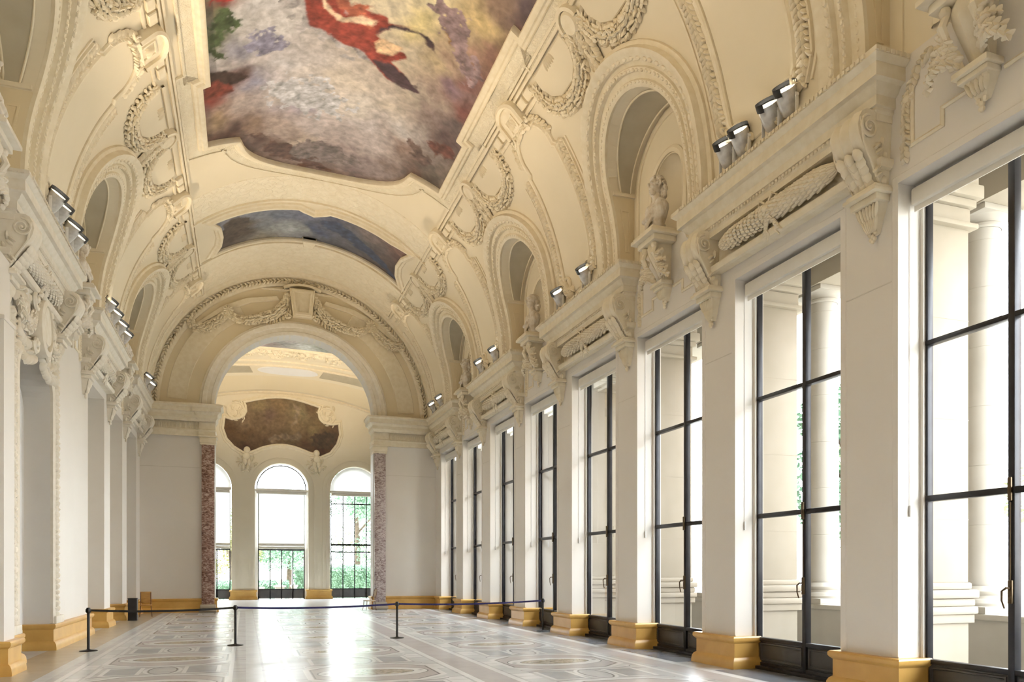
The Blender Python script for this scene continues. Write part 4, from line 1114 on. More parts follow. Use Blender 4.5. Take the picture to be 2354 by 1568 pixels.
# shell clasp and leaf drop at the crown of each lunette
def crown_parts(side):
    S = S_barrel(side); mb = MB(); rng = random.Random(60)
    c = arc(0, 4.72, .24, .26, 0, 360, 16)[:-1]; slab(mb, S, c, 0, .16, None, .1, .05)
    sweep(mb, arc(0, 4.72, .30, .32, 180, 360, 12), [(.05, 0), (.04, .16), (-.04, .16), (-.05, 0)], S)
    leafband(mb, S, [(0, 4.95), (0, 5.85)], .30, .10, .20, h=.05, rows=3, rng=rng, spread=.5)
    swag(mb, S, [(0, 4.95), (0, 5.80)], .12, .13, .04, rng, 4, False)
    return mb
for sd in (1, -1):
    me = crown_parts(sd).mesh('crown', M['orn'])
    for k in VL:
        if sd < 0 and k == 2: continue
        me2 = me
        r_ = put('shell_clasp', me2, None, (0, ylb(k) + .1, 0)); tag(r_, 'round shell clasp with a leaf drop above the %s %s lunette' % (ORD[VL.index(k)], 'window-side' if sd > 0 else 'left-hand'), 'ornament', 'shell clasps of the lunettes')
# grey canvases on the lunette soffits
def canvas(side):
    mb = MB(); ts = np.linspace(4, 176, 30); vs = []
    for t in ts:
        y = -(LA - .03) * math.cos(math.radians(t)); z = LZ + (LC - .03) * math.sin(math.radians(t)); xb = math.sqrt(R * R - (z - Z0) ** 2)
        x0 = xb + .24; x1 = XR - CX - .02 - .10
        if x1 - x0 < .25: x1 = x0 + .25
        for u in np.linspace(0, 1, 5): vs.append((CX + side * (x0 + (x1 - x0) * u), y, z))
    fs = [(i * 5 + j, i * 5 + j + 1, i * 5 + 5 + j + 1, i * 5 + 5 + j) for i in range(29) for j in range(4)]
    mb.add(vs, fs)
    fr_ = MB()
    e1 = [vs[i * 5] for i in range(30)]; e2 = [vs[i * 5 + 4] for i in range(30)]
    fr_.tube(e1 + e2[::-1], .022, 6, closed=True)
    return mb, fr_
for sd in (1, -1):
    c_, f_ = canvas(sd); cm = c_.mesh('canvas', M['canvas']); fm = f_.mesh('moulding', M['orn'])
    for k in VL:
        r_ = root('canvas_panel', 'grey canvas panel curved under the arch of the %s %s lunette' % (ORD[VL.index(k)], 'window-side' if sd > 0 else 'left-hand'), 'painting', (CX + sd * 6, ylb(k), 10.6), 'grey lunette canvases')
        put('canvas', cm, r_, loc=(-(CX + sd * 6), 0, -10.6)); put('moulding', fm, r_, loc=(-(CX + sd * 6), 0, -10.6))
# broad carved borders of the vault (structure)
S = S_barrel()
cb = MB()
def rect(y0, s0, y1, s1): return [(y0, s0), (y1, s0), (y1, s1), (y0, s1)]
slab(cb, S, rect(26.6, -4.35, 28.3, 4.35 + .4), 0, .02, .4, .3)
slab(cb, S, rect(32.1, -4.6, 35.2, 5.0), 0, .02, .4, .3)
for s0 in (-9.2, 5.4): slab(cb, S, rect(35.0, s0, 35.3, s0 + 3.8), 0, .05, .4, .3)
struct('trim_%d' % n, cb, M['carved']); n += 1
cb = MB()
for s in (-1, 1):
    for o, hh in ((4.30, .05), (4.42, .07), (6.2, .0)):
        if hh: sweep(cb, refine([(YB, s * o + .1), (35.2, s * o + .1)], .8, False), [(.03, 0), (.03, hh), (-.03, hh), (-.03, 0)], S)
    for k in (1, 3, 5, 7, -1):
        yc = ycb(k)
        for q in (-1.15, -.72, .72, 1.15):     # stepped blocks beside each clasp
            slab(cb, S, rect(yc + q - .17, min(s * 4.5, s * 4.72) + .1, yc + q + .17, max(s * 4.5, s * 4.72) + .1), 0, .10, None, .3, .02)
        slab(cb, S, rect(yc - 1.35, min(s * 4.78, s * 4.86) + .1, yc + 1.35, max(s * 4.78, s * 4.86) + .1), 0, .05, None, .3, .01)
sweep(cb, refine([(28.3, -4.3), (28.3, 4.7)], .3, False), [(.05, 0), (.04, .08), (-.04, .08), (-.05, 0)], S)
sweep(cb, refine([(32.0, -4.5), (32.0, 4.9)], .3, False), [(.05, 0), (.04, .08), (-.04, .08), (-.05, 0)], S)
sweep(cb, refine([(35.5, -9.5), (35.5, 9.5)], .3, False), [(.25, 0), (.2, .10), (0, .12), (-.2, .08), (-.25, 0)], S)
struct('trim_%d' % n, cb, M['orn']); n += 1
# ================================================================== PAINTINGS
PS1 = [(20.3, -2.07, 0.434, 0.376, 0.328), (22.12, -2.52, 0.376, 0.296, 0.242), (21.92, -1.56, 0.485, 0.402, 0.328), (22.23, -0.22, 0.552, 0.468, 0.376), (20.92, -0.92, 0.515, 0.445, 0.376), (22.75, 1.1, 0.413, 0.352, 0.314), (21.03, 0.24, 0.515, 0.429, 0.328), (21.52, 1.54, 0.456, 0.376, 0.283), (17.8, 1.59, 0.515, 0.413, 0.188), (16.97, 1.72, 0.61, 0.515, 0.305), (16.81, 2.77, 0.485, 0.352, 0.156), (16.07, 3.09, 0.223, 0.141, 0.091), (15.47, 3.55, 0.114, 0.076, 0.076), (16.03, 3.55, 0.127, 0.076, 0.07), (17.56, 3.27, 0.223, 0.114, 0.08), (18.48, 3.08, 0.205, 0.091, 0.076), (19.17, 2.77, 0.188, 0.114, 0.127), (19.83, 3.25, 0.188, 0.07, 0.053), (21.34, 3.28, 0.102, 0.061, 0.053), (20.87, 2.72, 0.223, 0.156, 0.127), (20.6, 2.11, 0.376, 0.305, 0.223), (23.39, 3.08, 0.114, 0.084, 0.061), (22.82, 2.2, 0.242, 0.156, 0.114), (23.63, 2.67, 0.127, 0.076, 0.053), (24.17, 2.04, 0.188, 0.127, 0.098), (24.86, 1.43, 0.223, 0.162, 0.141), (23.65, 1.24, 0.429, 0.352, 0.305), (24.42, 0.4, 0.305, 0.223, 0.188), (25.71, -0.02, 0.141, 0.091, 0.07), (25.46, 0.79, 0.156, 0.107, 0.091), (24.23, -0.69, 0.376, 0.283, 0.205), (23.51, -1.37, 0.352, 0.262, 0.205), (24.64, -1.32, 0.114, 0.061, 0.042), (24.14, -1.99, 0.07, 0.034, 0.023), (23.32, -2.27, 0.223, 0.141, 0.091), (23.34, -2.79, 0.08, 0.042, 0.032), (23.5, -3.32, 0.091, 0.045, 0.03), (22.59, -3.29, 0.262, 0.171, 0.091), (22.1, -3.02, 0.305, 0.205, 0.15), (21.48, -3.37, 0.223, 0.038, 0.023), (21.23, -3.12, 0.205, 0.045, 0.03), (21.01, -2.76, 0.061, 0.032, 0.023), (20.61, -3.21, 0.07, 0.03, 0.021), (20.07, -3.19, 0.429, 0.376, 0.328), (20.54, -2.98, 0.402, 0.352, 0.305), (19.37, -3.22, 0.091, 0.102, 0.038), (18.47, -3.14, 0.091, 0.102, 0.045), (18.25, -2.98, 0.188, 0.032, 0.026), (18.7, -2.51, 0.429, 0.392, 0.342), (18.34, -2.11, 0.485, 0.445, 0.402), (19.83, -2.52, 0.223, 0.205, 0.223), (19.17, -1.67, 0.515, 0.468, 0.413), (20.56, -1.39, 0.456, 0.413, 0.376), (21.41, -2.16, 0.262, 0.242, 0.283), (21.51, -1.57, 0.429, 0.376, 0.342), (17.8, 0.84, 0.546, 0.456, 0.305), (20.58, 3.35, 0.127, 0.091, 0.08), (19.0, 1.51, 0.429, 0.352, 0.242), (18.97, 2.22, 0.402, 0.305, 0.171), (22.01, 2.03, 0.456, 0.402, 0.352), (23.86, -3.33, 0.102, 0.053, 0.032), (17.55, -3.31, 0.205, 0.15, 0.084), (21.85, 0.7, 0.565, 0.491, 0.402), (22.58, -0.92, 0.305, 0.262, 0.305), (23.45, -0.49, 0.429, 0.352, 0.305), (23.32, 3.56, 0.102, 0.076, 0.054)]
PP1 = {'red': [(17.97, -1.18), (18.54, -1.09), (19.08, -0.92), (19.18, -0.57), (19.45, -0.29), (19.57, 0.06), (19.59, 0.44), (19.81, 0.62), (20.05, 0.85), (20.27, 1.12), (20.3, 1.37), (19.85, 1.58), (19.72, 1.38), (19.58, 1.17), (19.33, 1.41), (19.21, 1.47), (19.07, 1.37), (19.07, 1.08), (18.99, 0.84), (18.87, 0.66), (18.58, 0.77), (18.34, 0.99), (18.07, 1.54), (18.19, 1.24), (18.3, 0.83), (18.08, 0.74), (18.13, 0.49), (18.14, 0.08), (18.46, -0.19), (17.84, -0.4)], 'tail1': [(18.84, 0.65), (18.52, 0.81), (18.36, 1.16), (18.2, 1.57), (18.48, 2.09), (18.23, 1.97), (18.14, 1.66), (18.21, 1.25), (18.33, 0.94), (18.55, 0.66)], 'tail2': [(19.75, 0.63), (19.67, 1.18), (19.85, 1.58), (20.18, 2.08), (20.35, 1.74), (20.29, 1.3), (20.07, 0.92)], 'limb': [(17.92, -0.8), (18.52, -0.43), (18.56, -0.17), (18.35, 0.22), (18.39, 0.58), (18.57, 0.45), (18.71, -0.05), (18.74, -0.36), (18.35, -0.7)], 'limb2': [(19.12, 0.59), (18.89, 0.82), (18.92, 1.33), (19.35, 1.13), (19.43, 0.75)], 'gold': [(17.19, 1.9), (16.98, 2.26), (17.11, 2.46), (17.66, 2.45), (18.02, 2.32), (17.63, 2.1)], 'rock': [(23.73, -2.62), (23.8, -2.13), (24.2, -1.73), (24.92, -1.98), (25.36, -1.42), (25.84, -0.57), (25.82, 0.27), (25.23, -0.34), (24.76, -0.77), (24.37, -1.46), (24.01, -2.0)], 'rock2': [(22.01, 2.73), (21.53, 3.04), (21.39, 3.53), (21.81, 3.58), (22.3, 3.1)], 'wing': [(20.45, -3.47), (20.59, -2.98), (21.02, -2.31), (21.2, -2.57), (21.21, -3.0), (20.86, -3.49)], 'lump': [(20.89, -3.59), (20.87, -3.22), (21.28, -2.82), (21.54, -2.82), (21.62, -3.13), (21.59, -3.61)], 'green': [(18.4, -3.3), (18.42, -2.82), (18.89, -2.67), (19.1, -2.95), (19.59, -3.13), (20.09, -2.97), (20.08, -3.35)], 'redtop': [(17.68, -3.32), (17.7, -2.91), (17.87, -2.62), (18.15, -2.77), (18.06, -3.28)]}
PS2 = [(29.36, -3.53, 0.188, 0.181, 0.188), (30.84, -3.23, 0.091, 0.058, 0.038), (29.63, -2.78, 0.114, 0.076, 0.042), (30.58, -2.53, 0.08, 0.053, 0.034), (30.12, -1.87, 0.156, 0.156, 0.156), (31.54, -1.85, 0.188, 0.156, 0.107), (29.51, -1.09, 0.114, 0.122, 0.15), (29.43, -0.32, 0.127, 0.127, 0.162), (30.61, -0.39, 0.223, 0.216, 0.188), (30.68, -0.97, 0.305, 0.305, 0.283), (30.47, 0.09, 0.045, 0.053, 0.091), (29.77, 0.67, 0.07, 0.061, 0.08), (31.32, 0.84, 0.07, 0.065, 0.07), (30.04, 1.38, 0.114, 0.098, 0.102), (30.3, 1.94, 0.091, 0.08, 0.076), (29.42, 2.33, 0.156, 0.114, 0.091), (30.73, 2.95, 0.102, 0.061, 0.045), (29.03, 3.2, 0.188, 0.102, 0.07), (29.42, 3.48, 0.091, 0.045, 0.032), (30.96, 3.53, 0.045, 0.026, 0.019), (30.82, 2.58, 0.061, 0.048, 0.042), (31.3, -3.61, 0.061, 0.038, 0.026), (29.03, 0.28, 0.091, 0.091, 0.127), (29.04, -2.21, 0.171, 0.171, 0.181)]
PS3 = [(-0.83, 10.64, 0.156, 0.07, 0.021), (-0.08, 11.22, 0.305, 0.188, 0.091), (-0.08, 10.15, 0.188, 0.091, 0.032), (0.94, 11.83, 0.376, 0.262, 0.114), (1.97, 11.9, 0.305, 0.188, 0.08), (3.02, 12.38, 0.305, 0.205, 0.091), (4.08, 12.04, 0.223, 0.127, 0.053), (4.62, 11.81, 0.352, 0.223, 0.091), (1.97, 10.95, 0.283, 0.171, 0.08), (0.94, 10.48, 0.242, 0.141, 0.061), (3.02, 10.88, 0.328, 0.205, 0.091), (4.08, 10.67, 0.305, 0.205, 0.08), (4.89, 11.13, 0.305, 0.188, 0.07), (5.43, 11.03, 0.156, 0.07, 0.032), (5.16, 10.18, 0.114, 0.045, 0.021), (4.62, 9.59, 0.091, 0.032, 0.017), (3.55, 10.36, 0.188, 0.102, 0.045), (2.5, 10.16, 0.156, 0.102, 0.045), (1.2, 9.82, 0.156, 0.08, 0.038), (0.18, 9.49, 0.102, 0.038, 0.017), (3.55, 9.95, 0.114, 0.045, 0.021), (0.69, 9.92, 0.188, 0.102, 0.045), (1.46, 11.32, 0.223, 0.127, 0.08), (3.28, 11.71, 0.376, 0.283, 0.127)]
def vnoise(x, y, seed=0, oct_=4):
    out = np.zeros_like(x); amp = 1; tot = 0; f = 1.0
    rs = np.random.RandomState(seed)
    for o in range(oct_):
        g = rs.rand(64, 64); xx = x * f; yy = y * f; xi = np.floor(xx).astype(int); yi = np.floor(yy).astype(int); fx = xx - xi; fy = yy - yi
        fx = fx * fx * (3 - 2 * fx); fy = fy * fy * (3 - 2 * fy)
        v = g[xi % 64, yi % 64] * (1 - fx) * (1 - fy) + g[(xi + 1) % 64, yi % 64] * fx * (1 - fy) + g[xi % 64, (yi + 1) % 64] * (1 - fx) * fy + g[(xi + 1) % 64, (yi + 1) % 64] * fx * fy
        out += v * amp; tot += amp; amp *= .5; f *= 2
    return out / tot - .5
def pigment(a, b, samples, polys=(), warp=.5, seed=1, power=3.2, gain=1.3):
    aw = a + vnoise(a * 1.3, b * 1.3, seed) * warp * 2; bw = b + vnoise(a * 1.3 + 31, b * 1.3 + 7, seed + 1) * warp * 2
    num = np.zeros((len(a), 3)); den = np.zeros(len(a))
    for x, y, r_, g_, b_ in samples:
        w_ = 1 / (np.hypot(aw - x, bw - y) + .12) ** power; num += w_[:, None] * np.array([r_, g_, b_]); den += w_
    c = num / den[:, None]
    v = 1 + .55 * vnoise(a * 4 + b * 2, b * 5 - a, seed + 2, 5); c *= v[:, None]
    for pl, colr, wv in polys:
        k = np.zeros(len(a)); ja = a + vnoise(a * 5, b * 5, seed + 5) * wv; jb = b + vnoise(a * 5 + 9, b * 5, seed + 6) * wv
        for oa, ob in ((0, 0), (.035, 0), (-.035, 0), (0, .035), (0, -.035), (.02, .02), (-.02, -.02)): k += in_poly(ja + oa, jb + ob, pl) / 7.0
        vv = 1 + 1.3 * vnoise(a * 6 + b * 3, b * 6, seed + 7, 5) + .5 * vnoise(a * 19, b * 9, seed + 8, 3)
        c = c * (1 - k[:, None]) + np.array(colr) * vv[:, None] * k[:, None]
    return np.clip(c * gain * np.array([.93, 1.0, 1.16]), .004, .9)
def painting_mesh(S, outer, step, h, fn, m=None):
    P, T = tri2d(outer, [], step, .12)
    me = bpy.data.meshes.new('canvas'); me.from_pydata([S(a, b, h) for a, b in P.tolist()], [], T.tolist()); me.materials.append(m or M['paint'])
    c = fn(P[:, 0], P[:, 1]); at = me.color_attributes.new('pigment', 'FLOAT_COLOR', 'POINT')
    at.data.foreach_set('color', np.hstack([c, np.ones((len(c), 1))]).astype(np.float32).ravel()); me.polygons.foreach_set('use_smooth', [True] * len(me.polygons)); me.update(); return me
S = S_barrel(); SO = .2
WD, NW = 3.68, 3.46
end = [(23.55, WD), (23.85, 2.65), (24.45, 2.42), (25.25, 1.75), (25.8, .85), (25.98, 0), (25.8, -.85), (25.25, -1.75), (24.45, -2.42), (23.85, -2.65), (23.55, -WD)]
end = [(23.55, WD), (23.85, 2.65)] + [(23.85 + 2.1 * math.cos(t), 2.6 * math.sin(t)) for t in np.linspace(1.45, -1.45, 22)] + [(23.85, -2.65), (23.55, -WD)]
side_r = [(6.0, WD), (8.6, WD), (8.6, NW), (13.2, NW), (13.2, WD), (16.05, WD), (16.05, NW), (20.8, NW), (20.8, WD)]
side_r = [(11.5, NW), (13.2, NW)] + side_r[4:]
out1 = [(y, s + SO) for y, s in ([] + side_r + end + [(y, -s) for y, s in side_r[::-1]])]
F = {k: [(y, s + SO) for y, s in v] for k, v in PP1.items()}
ps1 = [(y, s + SO, r_, g_, b_) for y, s, r_, g_, b_ in PS1] + [(9, 0 + SO, .5, .42, .3), (12, 2, .4, .33, .22), (12, -2, .35, .3, .25), (9, -2.5, .3, .2, .15), (9, 2.5, .25, .2, .15)]
polys1 = [(F['rock'], (.09, .045, .03), .5), (F['rock2'], (.13, .05, .035), .4), (F['green'], (.055, .075, .025), .6), (F['redtop'], (.33, .025, .02), .3), (F['wing'], (.045, .022, .016), .2), (F['lump'], (.17, .035, .02), .2),
          (F['gold'], (.26, .13, .035), .5), ([(17.2, -1.6), (17.6, -.6), (18.6, .4), (19.6, 1.0), (19.9, .4), (19.3, -.6), (18.3, -1.5)], (.33, .29, .26), 1.4),
          ([(21.5, -1.8), (21.2, -.4), (21.9, .6), (22.7, .2), (22.6, -1.2)], (.44, .41, .38), 1.5), ([(19.5, -2.3), (19.2, -1.6), (19.9, -1.3), (20.4, -1.8)], (.20, .18, .22), .8), ([(22.2, 2.5), (22.6, 3.2), (23.2, 3.3), (23.0, 2.6)], (.13, .08, .06), .5),
          ([(24.3, -.8), (24.2, .6), (24.9, 1.2), (25.4, .4), (25.3, -.8)], (.16, .12, .10), .7), ([(16.6, 1.6), (17.4, 2.1), (18.4, 3.0), (18.9, 3.5), (18.2, 3.4), (17.0, 2.6)], (.24, .16, .15), .8),
          (F['red'], (.25, .042, .024), .16), ([(s_[0] * .35 + 17.9 * .65, s_[1] * .35 + .1) for s_ in F['red']], (.36, .10, .05), .3), (F['limb'], (.62, .45, .28), .15), (F['tail1'], (.05, .028, .03), .2), (F['tail2'], (.06, .03, .032), .2), (F['limb2'], (.60, .40, .22), .15)]
r_ = root('ceiling_painting', 'large notched ceiling painting of a clouded sky with a red draped shape', 'painting', (CX, 16, 15.0))
off = (-CX, -16, -15.0)
put('canvas', painting_mesh(S, out1, .027, .025, lambda a, b: pigment(a, b, ps1, polys1)), r_, loc=off)
fm = MB(); po = refine(out1, .3)
ar = sum(out1[i][0] * out1[(i + 1) % len(out1)][1] - out1[(i + 1) % len(out1)][0] * out1[i][1] for i in range(len(out1))); sg = -1 if ar > 0 else 1
sweep(fm, po, [(sg * o, h) for o, h in [(0, 0), (0, .12), (.03, .17), (.10, .19), (.17, .17), (.20, .12), (.26, .10), (.28, .06), (.28, 0)]], S, True)
put('frame', fm.mesh('frame', M['orn']), r_, loc=off)
fb = MB(); sweep(fb, po, [(sg * .28, .03), (sg * .62, .03), (sg * .62, .06), (sg * .68, .06), (sg * .68, 0)], S, True)
put('carved_border', fb.mesh('carved_border', M['carvedf']), r_, loc=off)
# arched dark painting
ps2 = [(y, s + SO, r_, g_, b_) for y, s, r_, g_, b_ in PS2]
o2 = [(28.85, -3.7)] + [(28.85 + .0, s) for s in np.linspace(-3.0, -.6, 6)] + [(29.0, -.45), (29.12, -.25), (29.28, 0), (29.12, .25), (29.0, .45)] + [(28.85, s) for s in np.linspace(.6, 3.0, 6)] + [(28.6, 3.75)] +      [(29.4, 3.52), (30.2, 3.48), (30.9, 3.62), (31.45, 3.9), (31.5, 2), (31.5, .3), (31.35, .25), (31.35, -.25), (31.5, -.3), (31.5, -2), (31.5, -3.7), (31.0, -3.45), (30.3, -3.36), (29.5, -3.42)]
o2 = [(y, s + SO) for y, s in o2]
r_ = root('vault_painting', 'dark stormy arched painting with concave ends on the vault above the end arch', 'painting', (CX, 30, 15.0)); off = (-CX, -30, -15.0)
dk = [([(y, s + SO) for y, s in q], c, .35) for q, c in (([(29.6, .3), (29.9, .2), (30.4, 1.0), (31.1, 2.4), (31.5, 3.9), (30.9, 3.2), (30.0, 1.8), (29.4, .9)], (.035, .045, .075)), ([(29.4, -3.3), (29.2, -2.7), (29.5, -2.3), (30.6, -2.4), (31.3, -3.2), (30.6, -3.4)], (.07, .045, .03)))]
put('canvas', painting_mesh(S, o2, .06, .03, lambda a, b: pigment(a, b, ps2, dk, .5, 12)), r_, loc=off)
fm = MB(); ar = sum(o2[i][0] * o2[(i + 1) % len(o2)][1] - o2[(i + 1) % len(o2)][0] * o2[i][1] for i in range(len(o2))); sg = -1 if ar > 0 else 1
sweep(fm, refine(o2, .25), [(sg * o, h) for o, h in [(0, 0), (0, .10), (.04, .15), (.14, .15), (.18, .08), (.26, .05), (.28, 0)]], S, True)
slab(fm, S, [(31.35, -.28 + SO), (31.35, .28 + SO), (31.95, .2 + SO), (31.95, -.2 + SO)], 0, .22, None, .2, .03)
put('frame', fm.mesh('frame', M['orn']), r_, loc=off)
# pavilion wall painting
S = S_end(YF)
o3 = [(-1.2, 10.48), (-1.12, 11.10), (-.75, 11.0), (-.35, 11.08), (0, 11.3), (.14, 11.6), (.12, 11.95), (.05, 12.12)] + [(x, 12.12 + .42 * math.cos((x - 2.2) / 2.15 * PI / 2)) for x in np.linspace(.5, 4.0, 9)] + [(4.4, 12.12), (4.33, 11.9), (4.4, 11.5), (4.62, 11.2), (4.95, 11.05), (5.35, 11.05), (5.62, 11.12), (5.68, 10.49), (5.5, 9.9), (5.1, 9.35), (4.5, 9.05), (4.2, 9.25), (3.9, 9.3)] + [(x, 9.3 + .42 * math.cos((x - 2.2) / 1.7 * PI / 2)) for x in np.linspace(3.5, .9, 9)] + [(.5, 9.25), (.25, 9.15), (-.1, 9.15), (-.6, 9.45), (-1.0, 9.9)]
r_ = root('wall_painting', 'brown oval landscape painting with scooped corners over the pavilion windows', 'painting', (CX, YF - .03, 10.7)); off = (-CX, -(YF - .03), -10.7)
fig = [([(1.3, 9.95), (1.8, 10.3), (2.8, 10.35), (3.2, 10.5), (3.4, 10.2), (3.1, 9.95), (2.2, 10.02), (1.5, 9.75)], (.30, .20, .11), .3), ([(2.9, 12.3), (3.25, 12.1), (3.1, 11.2), (2.7, 10.8), (2.95, 11.3), (3.0, 11.9)], (.40, .28, .16), .3),
       ([(3.9, 10.3), (4.6, 10.6), (5.5, 10.6), (5.5, 9.9), (4.8, 9.5), (4.1, 9.6)], (.10, .055, .03), .5)]
put('canvas', painting_mesh(S, o3, .06, .04, lambda a, b: pigment(a, b, PS3, fig, .4, 22, gain=.72)), r_, loc=off)
fm = MB(); ar = sum(o3[i][0] * o3[(i + 1) % len(o3)][1] - o3[(i + 1) % len(o3)][0] * o3[i][1] for i in range(len(o3))); sg = -1 if ar > 0 else 1
sweep(fm, refine(o3, .2), [(sg * o, h) for o, h in [(0, 0), (0, .10), (.04, .15), (.12, .15), (.16, .08), (.26, .05), (.28, 0)]], S, True)
put('frame', fm.mesh('frame', M['orn']), r_, loc=off)
tr = MB()
sweep(tr, [(x, 12.30 + .75 * math.cos((x - 2.2) / 4.6 * PI / 2)) for x in np.linspace(-.6, 5.0, 24)], [(.06, 0), (.05, .12), (-.02, .15), (-.08, .08), (-.1, 0)], S)
for sx in (-1, 1):
    c = (2.2 + sx * 2.72, 11.62)
    slab(tr, S, arc(c[0], c[1], .52, .50, 0, 360, 24)[:-1], 0, .10, None, .2, .05)
    sweep(tr, arc(c[0], c[1], .50, .48, 0, 360, 28)[:-1], [(.05, .05), (.04, .16), (-.04, .16), (-.05, .05)], S, True)
    rng = random.Random(70)
    for q in range(30):
        a = rng.uniform(0, 2 * PI); rr = rng.uniform(.1, .75)
        lump(tr, *frame_at(S, c[0] + rr * math.cos(a), c[1] + rr * math.sin(a), .10 if rr < .5 else .02, math.cos(a * 2), math.sin(a * 2)), .26, .11, .06)
for (yy, o_) in ((.62, .1),):
    sweep(tr, [(x, topc(x) + .02) for x in np.linspace(-9, 13, 60)], [(.12, 0), (.1, .14), (-.1, .18), (-.14, 0)], S)
struct('trim_%d' % n, tr, M['orn']); n += 1
# pavilion ceiling painting and cove canvases
SZ = lambda a, b, h: (a, b, topc(a) + 1.56 + (.030 * (a - CX) ** 2) * .73 - h)
o4 = [(CX + 5.4 * math.cos(t), 41.1 + 4.8 * math.copysign(abs(math.sin(t)) ** .6, math.sin(t))) for t in np.linspace(0, 2 * PI, 40)[:-1]]
ps4 = [(2, 44.5, .20, .21, .19), (.5, 44.8, .08, .05, .045), (-.5, 44, .08, .04, .04), (1.5, 45, .22, .19, .17), (4, 44.5, .20, .22, .19), (5.5, 44, .17, .19, .165), (2.5, 43.2, .30, .26, .24), (2, 41, .4, .42, .42), (3, 39, .4, .4, .4), (0, 40, .3, .3, .3), (.9, 45.1, .38, .3, .28), (3.2, 45.0, .42, .44, .40)]
r_ = root('pavilion_ceiling_painting', 'grey green painting on the pavilion ceiling glimpsed through the top of the end arch', 'painting', (CX, 41.3, 14.4)); off = (-CX, -41.3, -14.4)
put('canvas', painting_mesh(SZ, o4, .12, .03, lambda a, b: pigment(a, b, ps4, (), .5, 32)), r_, loc=off)
fm = MB(); sweep(fm, refine(o4, .3), [(-o, h) for o, h in [(0, 0), (0, .14), (.08, .2), (.22, .2), (.3, .1), (.42, .06), (.44, 0)]], SZ, True); put('frame', fm.mesh('frame', M['orn']), r_, loc=off)
cf = MB()
Sc = lambda a, b, h: (a, YF - b, topc(a) + [np.interp(b, [0, .5, 1.5, 1.7, 2.3, 3.2, 4.3, 4.5], [0, .02, .62, .72, .98, 1.25, 1.48, 1.55])][0] * 1.0 + (.030 * (a - CX) ** 2) * min(1, float(np.interp(b, [0, 1.5, 4.5], [0, .62, 1.55])) / 1.6) * .75 - h)
for x0, x1 in ((-6.5, .45), (4.3, 11)):
    slab(cf, Sc, [(x0, 1.75), (x1, 1.75), (x1 - (.2 if x1 < 2 else 0), 2.3), (x0 + (.2 if x0 > 2 else 0), 2.3)], 0, .03, None, .5, .01, m=1)
slab(cf, Sc, arc(2.45, 2.02, 1.75, .36, 0, 360, 30)[:-1], 0, .05, None, .3, .02, m=2)
rng = random.Random(81)
for q in range(420):
    x = rng.uniform(-3, 8); b = rng.uniform(3.1, 4.2); a = rng.uniform(0, PI)
    if b < 3.1 + .5 * abs(math.sin(x * 1.9)): continue
    lump(cf, *frame_at(Sc, x, b, .02, math.cos(a), math.sin(a)), .30, .13, .07)
for b in (2.45, 2.9, 4.35): sweep(cf, [(x, b) for x in np.linspace(-7, 11.5, 50)], [(.05, 0), (.04, .08), (-.04, .08), (-.05, 0)], Sc)
struct('trim_%d' % n, cf, [M['orn'], M['canvas'], M['white']]); n += 1
# cherub-like figures beneath the oval painting
for sx, nm in ((-1, 'left'), (1, 'right')):
    mb = MB(); x = 2.2 + sx * 2.08; S = S_end(YF)
    E = lambda dx, z, h, r1, r2, r3: mb.ell(S(x + dx * sx, z, h), (r1, r3, r2), None, 10, 8)
    E(0, 9.22, .12, .20, .22, .16); E(.03, 8.86, .10, .22, .26, .15); E(-.22, 8.95, .08, .20, .07, .08); E(.25, 8.9, .08, .20, .08, .08); E(.12, 8.55, .08, .13, .26, .12); E(-.12, 8.5, .08, .12, .26, .12); E(.2, 8.22, .06, .1, .2, .1); E(-.05, 8.2, .06, .1, .18, .1)
    rng = random.Random(90)
    for q in range(34):
        a = rng.uniform(0, 2 * PI); rr = rng.uniform(.25, .55)
        lump(mb, *frame_at(S, x + rr * math.cos(a), 8.5 + rr * 1.2 * math.sin(a), .02, math.cos(a * 3), math.sin(a * 3)), .26, .10, .06)
    ob = put('stucco_figure', mb.mesh('stucco_figure', M['orn'], sub=(x, YF, 8.1)), None, (x, YF, 8.1)); tag(ob, 'small stucco figure with sprays below the %s side of the oval wall painting' % nm, 'figure', 'stucco figures')

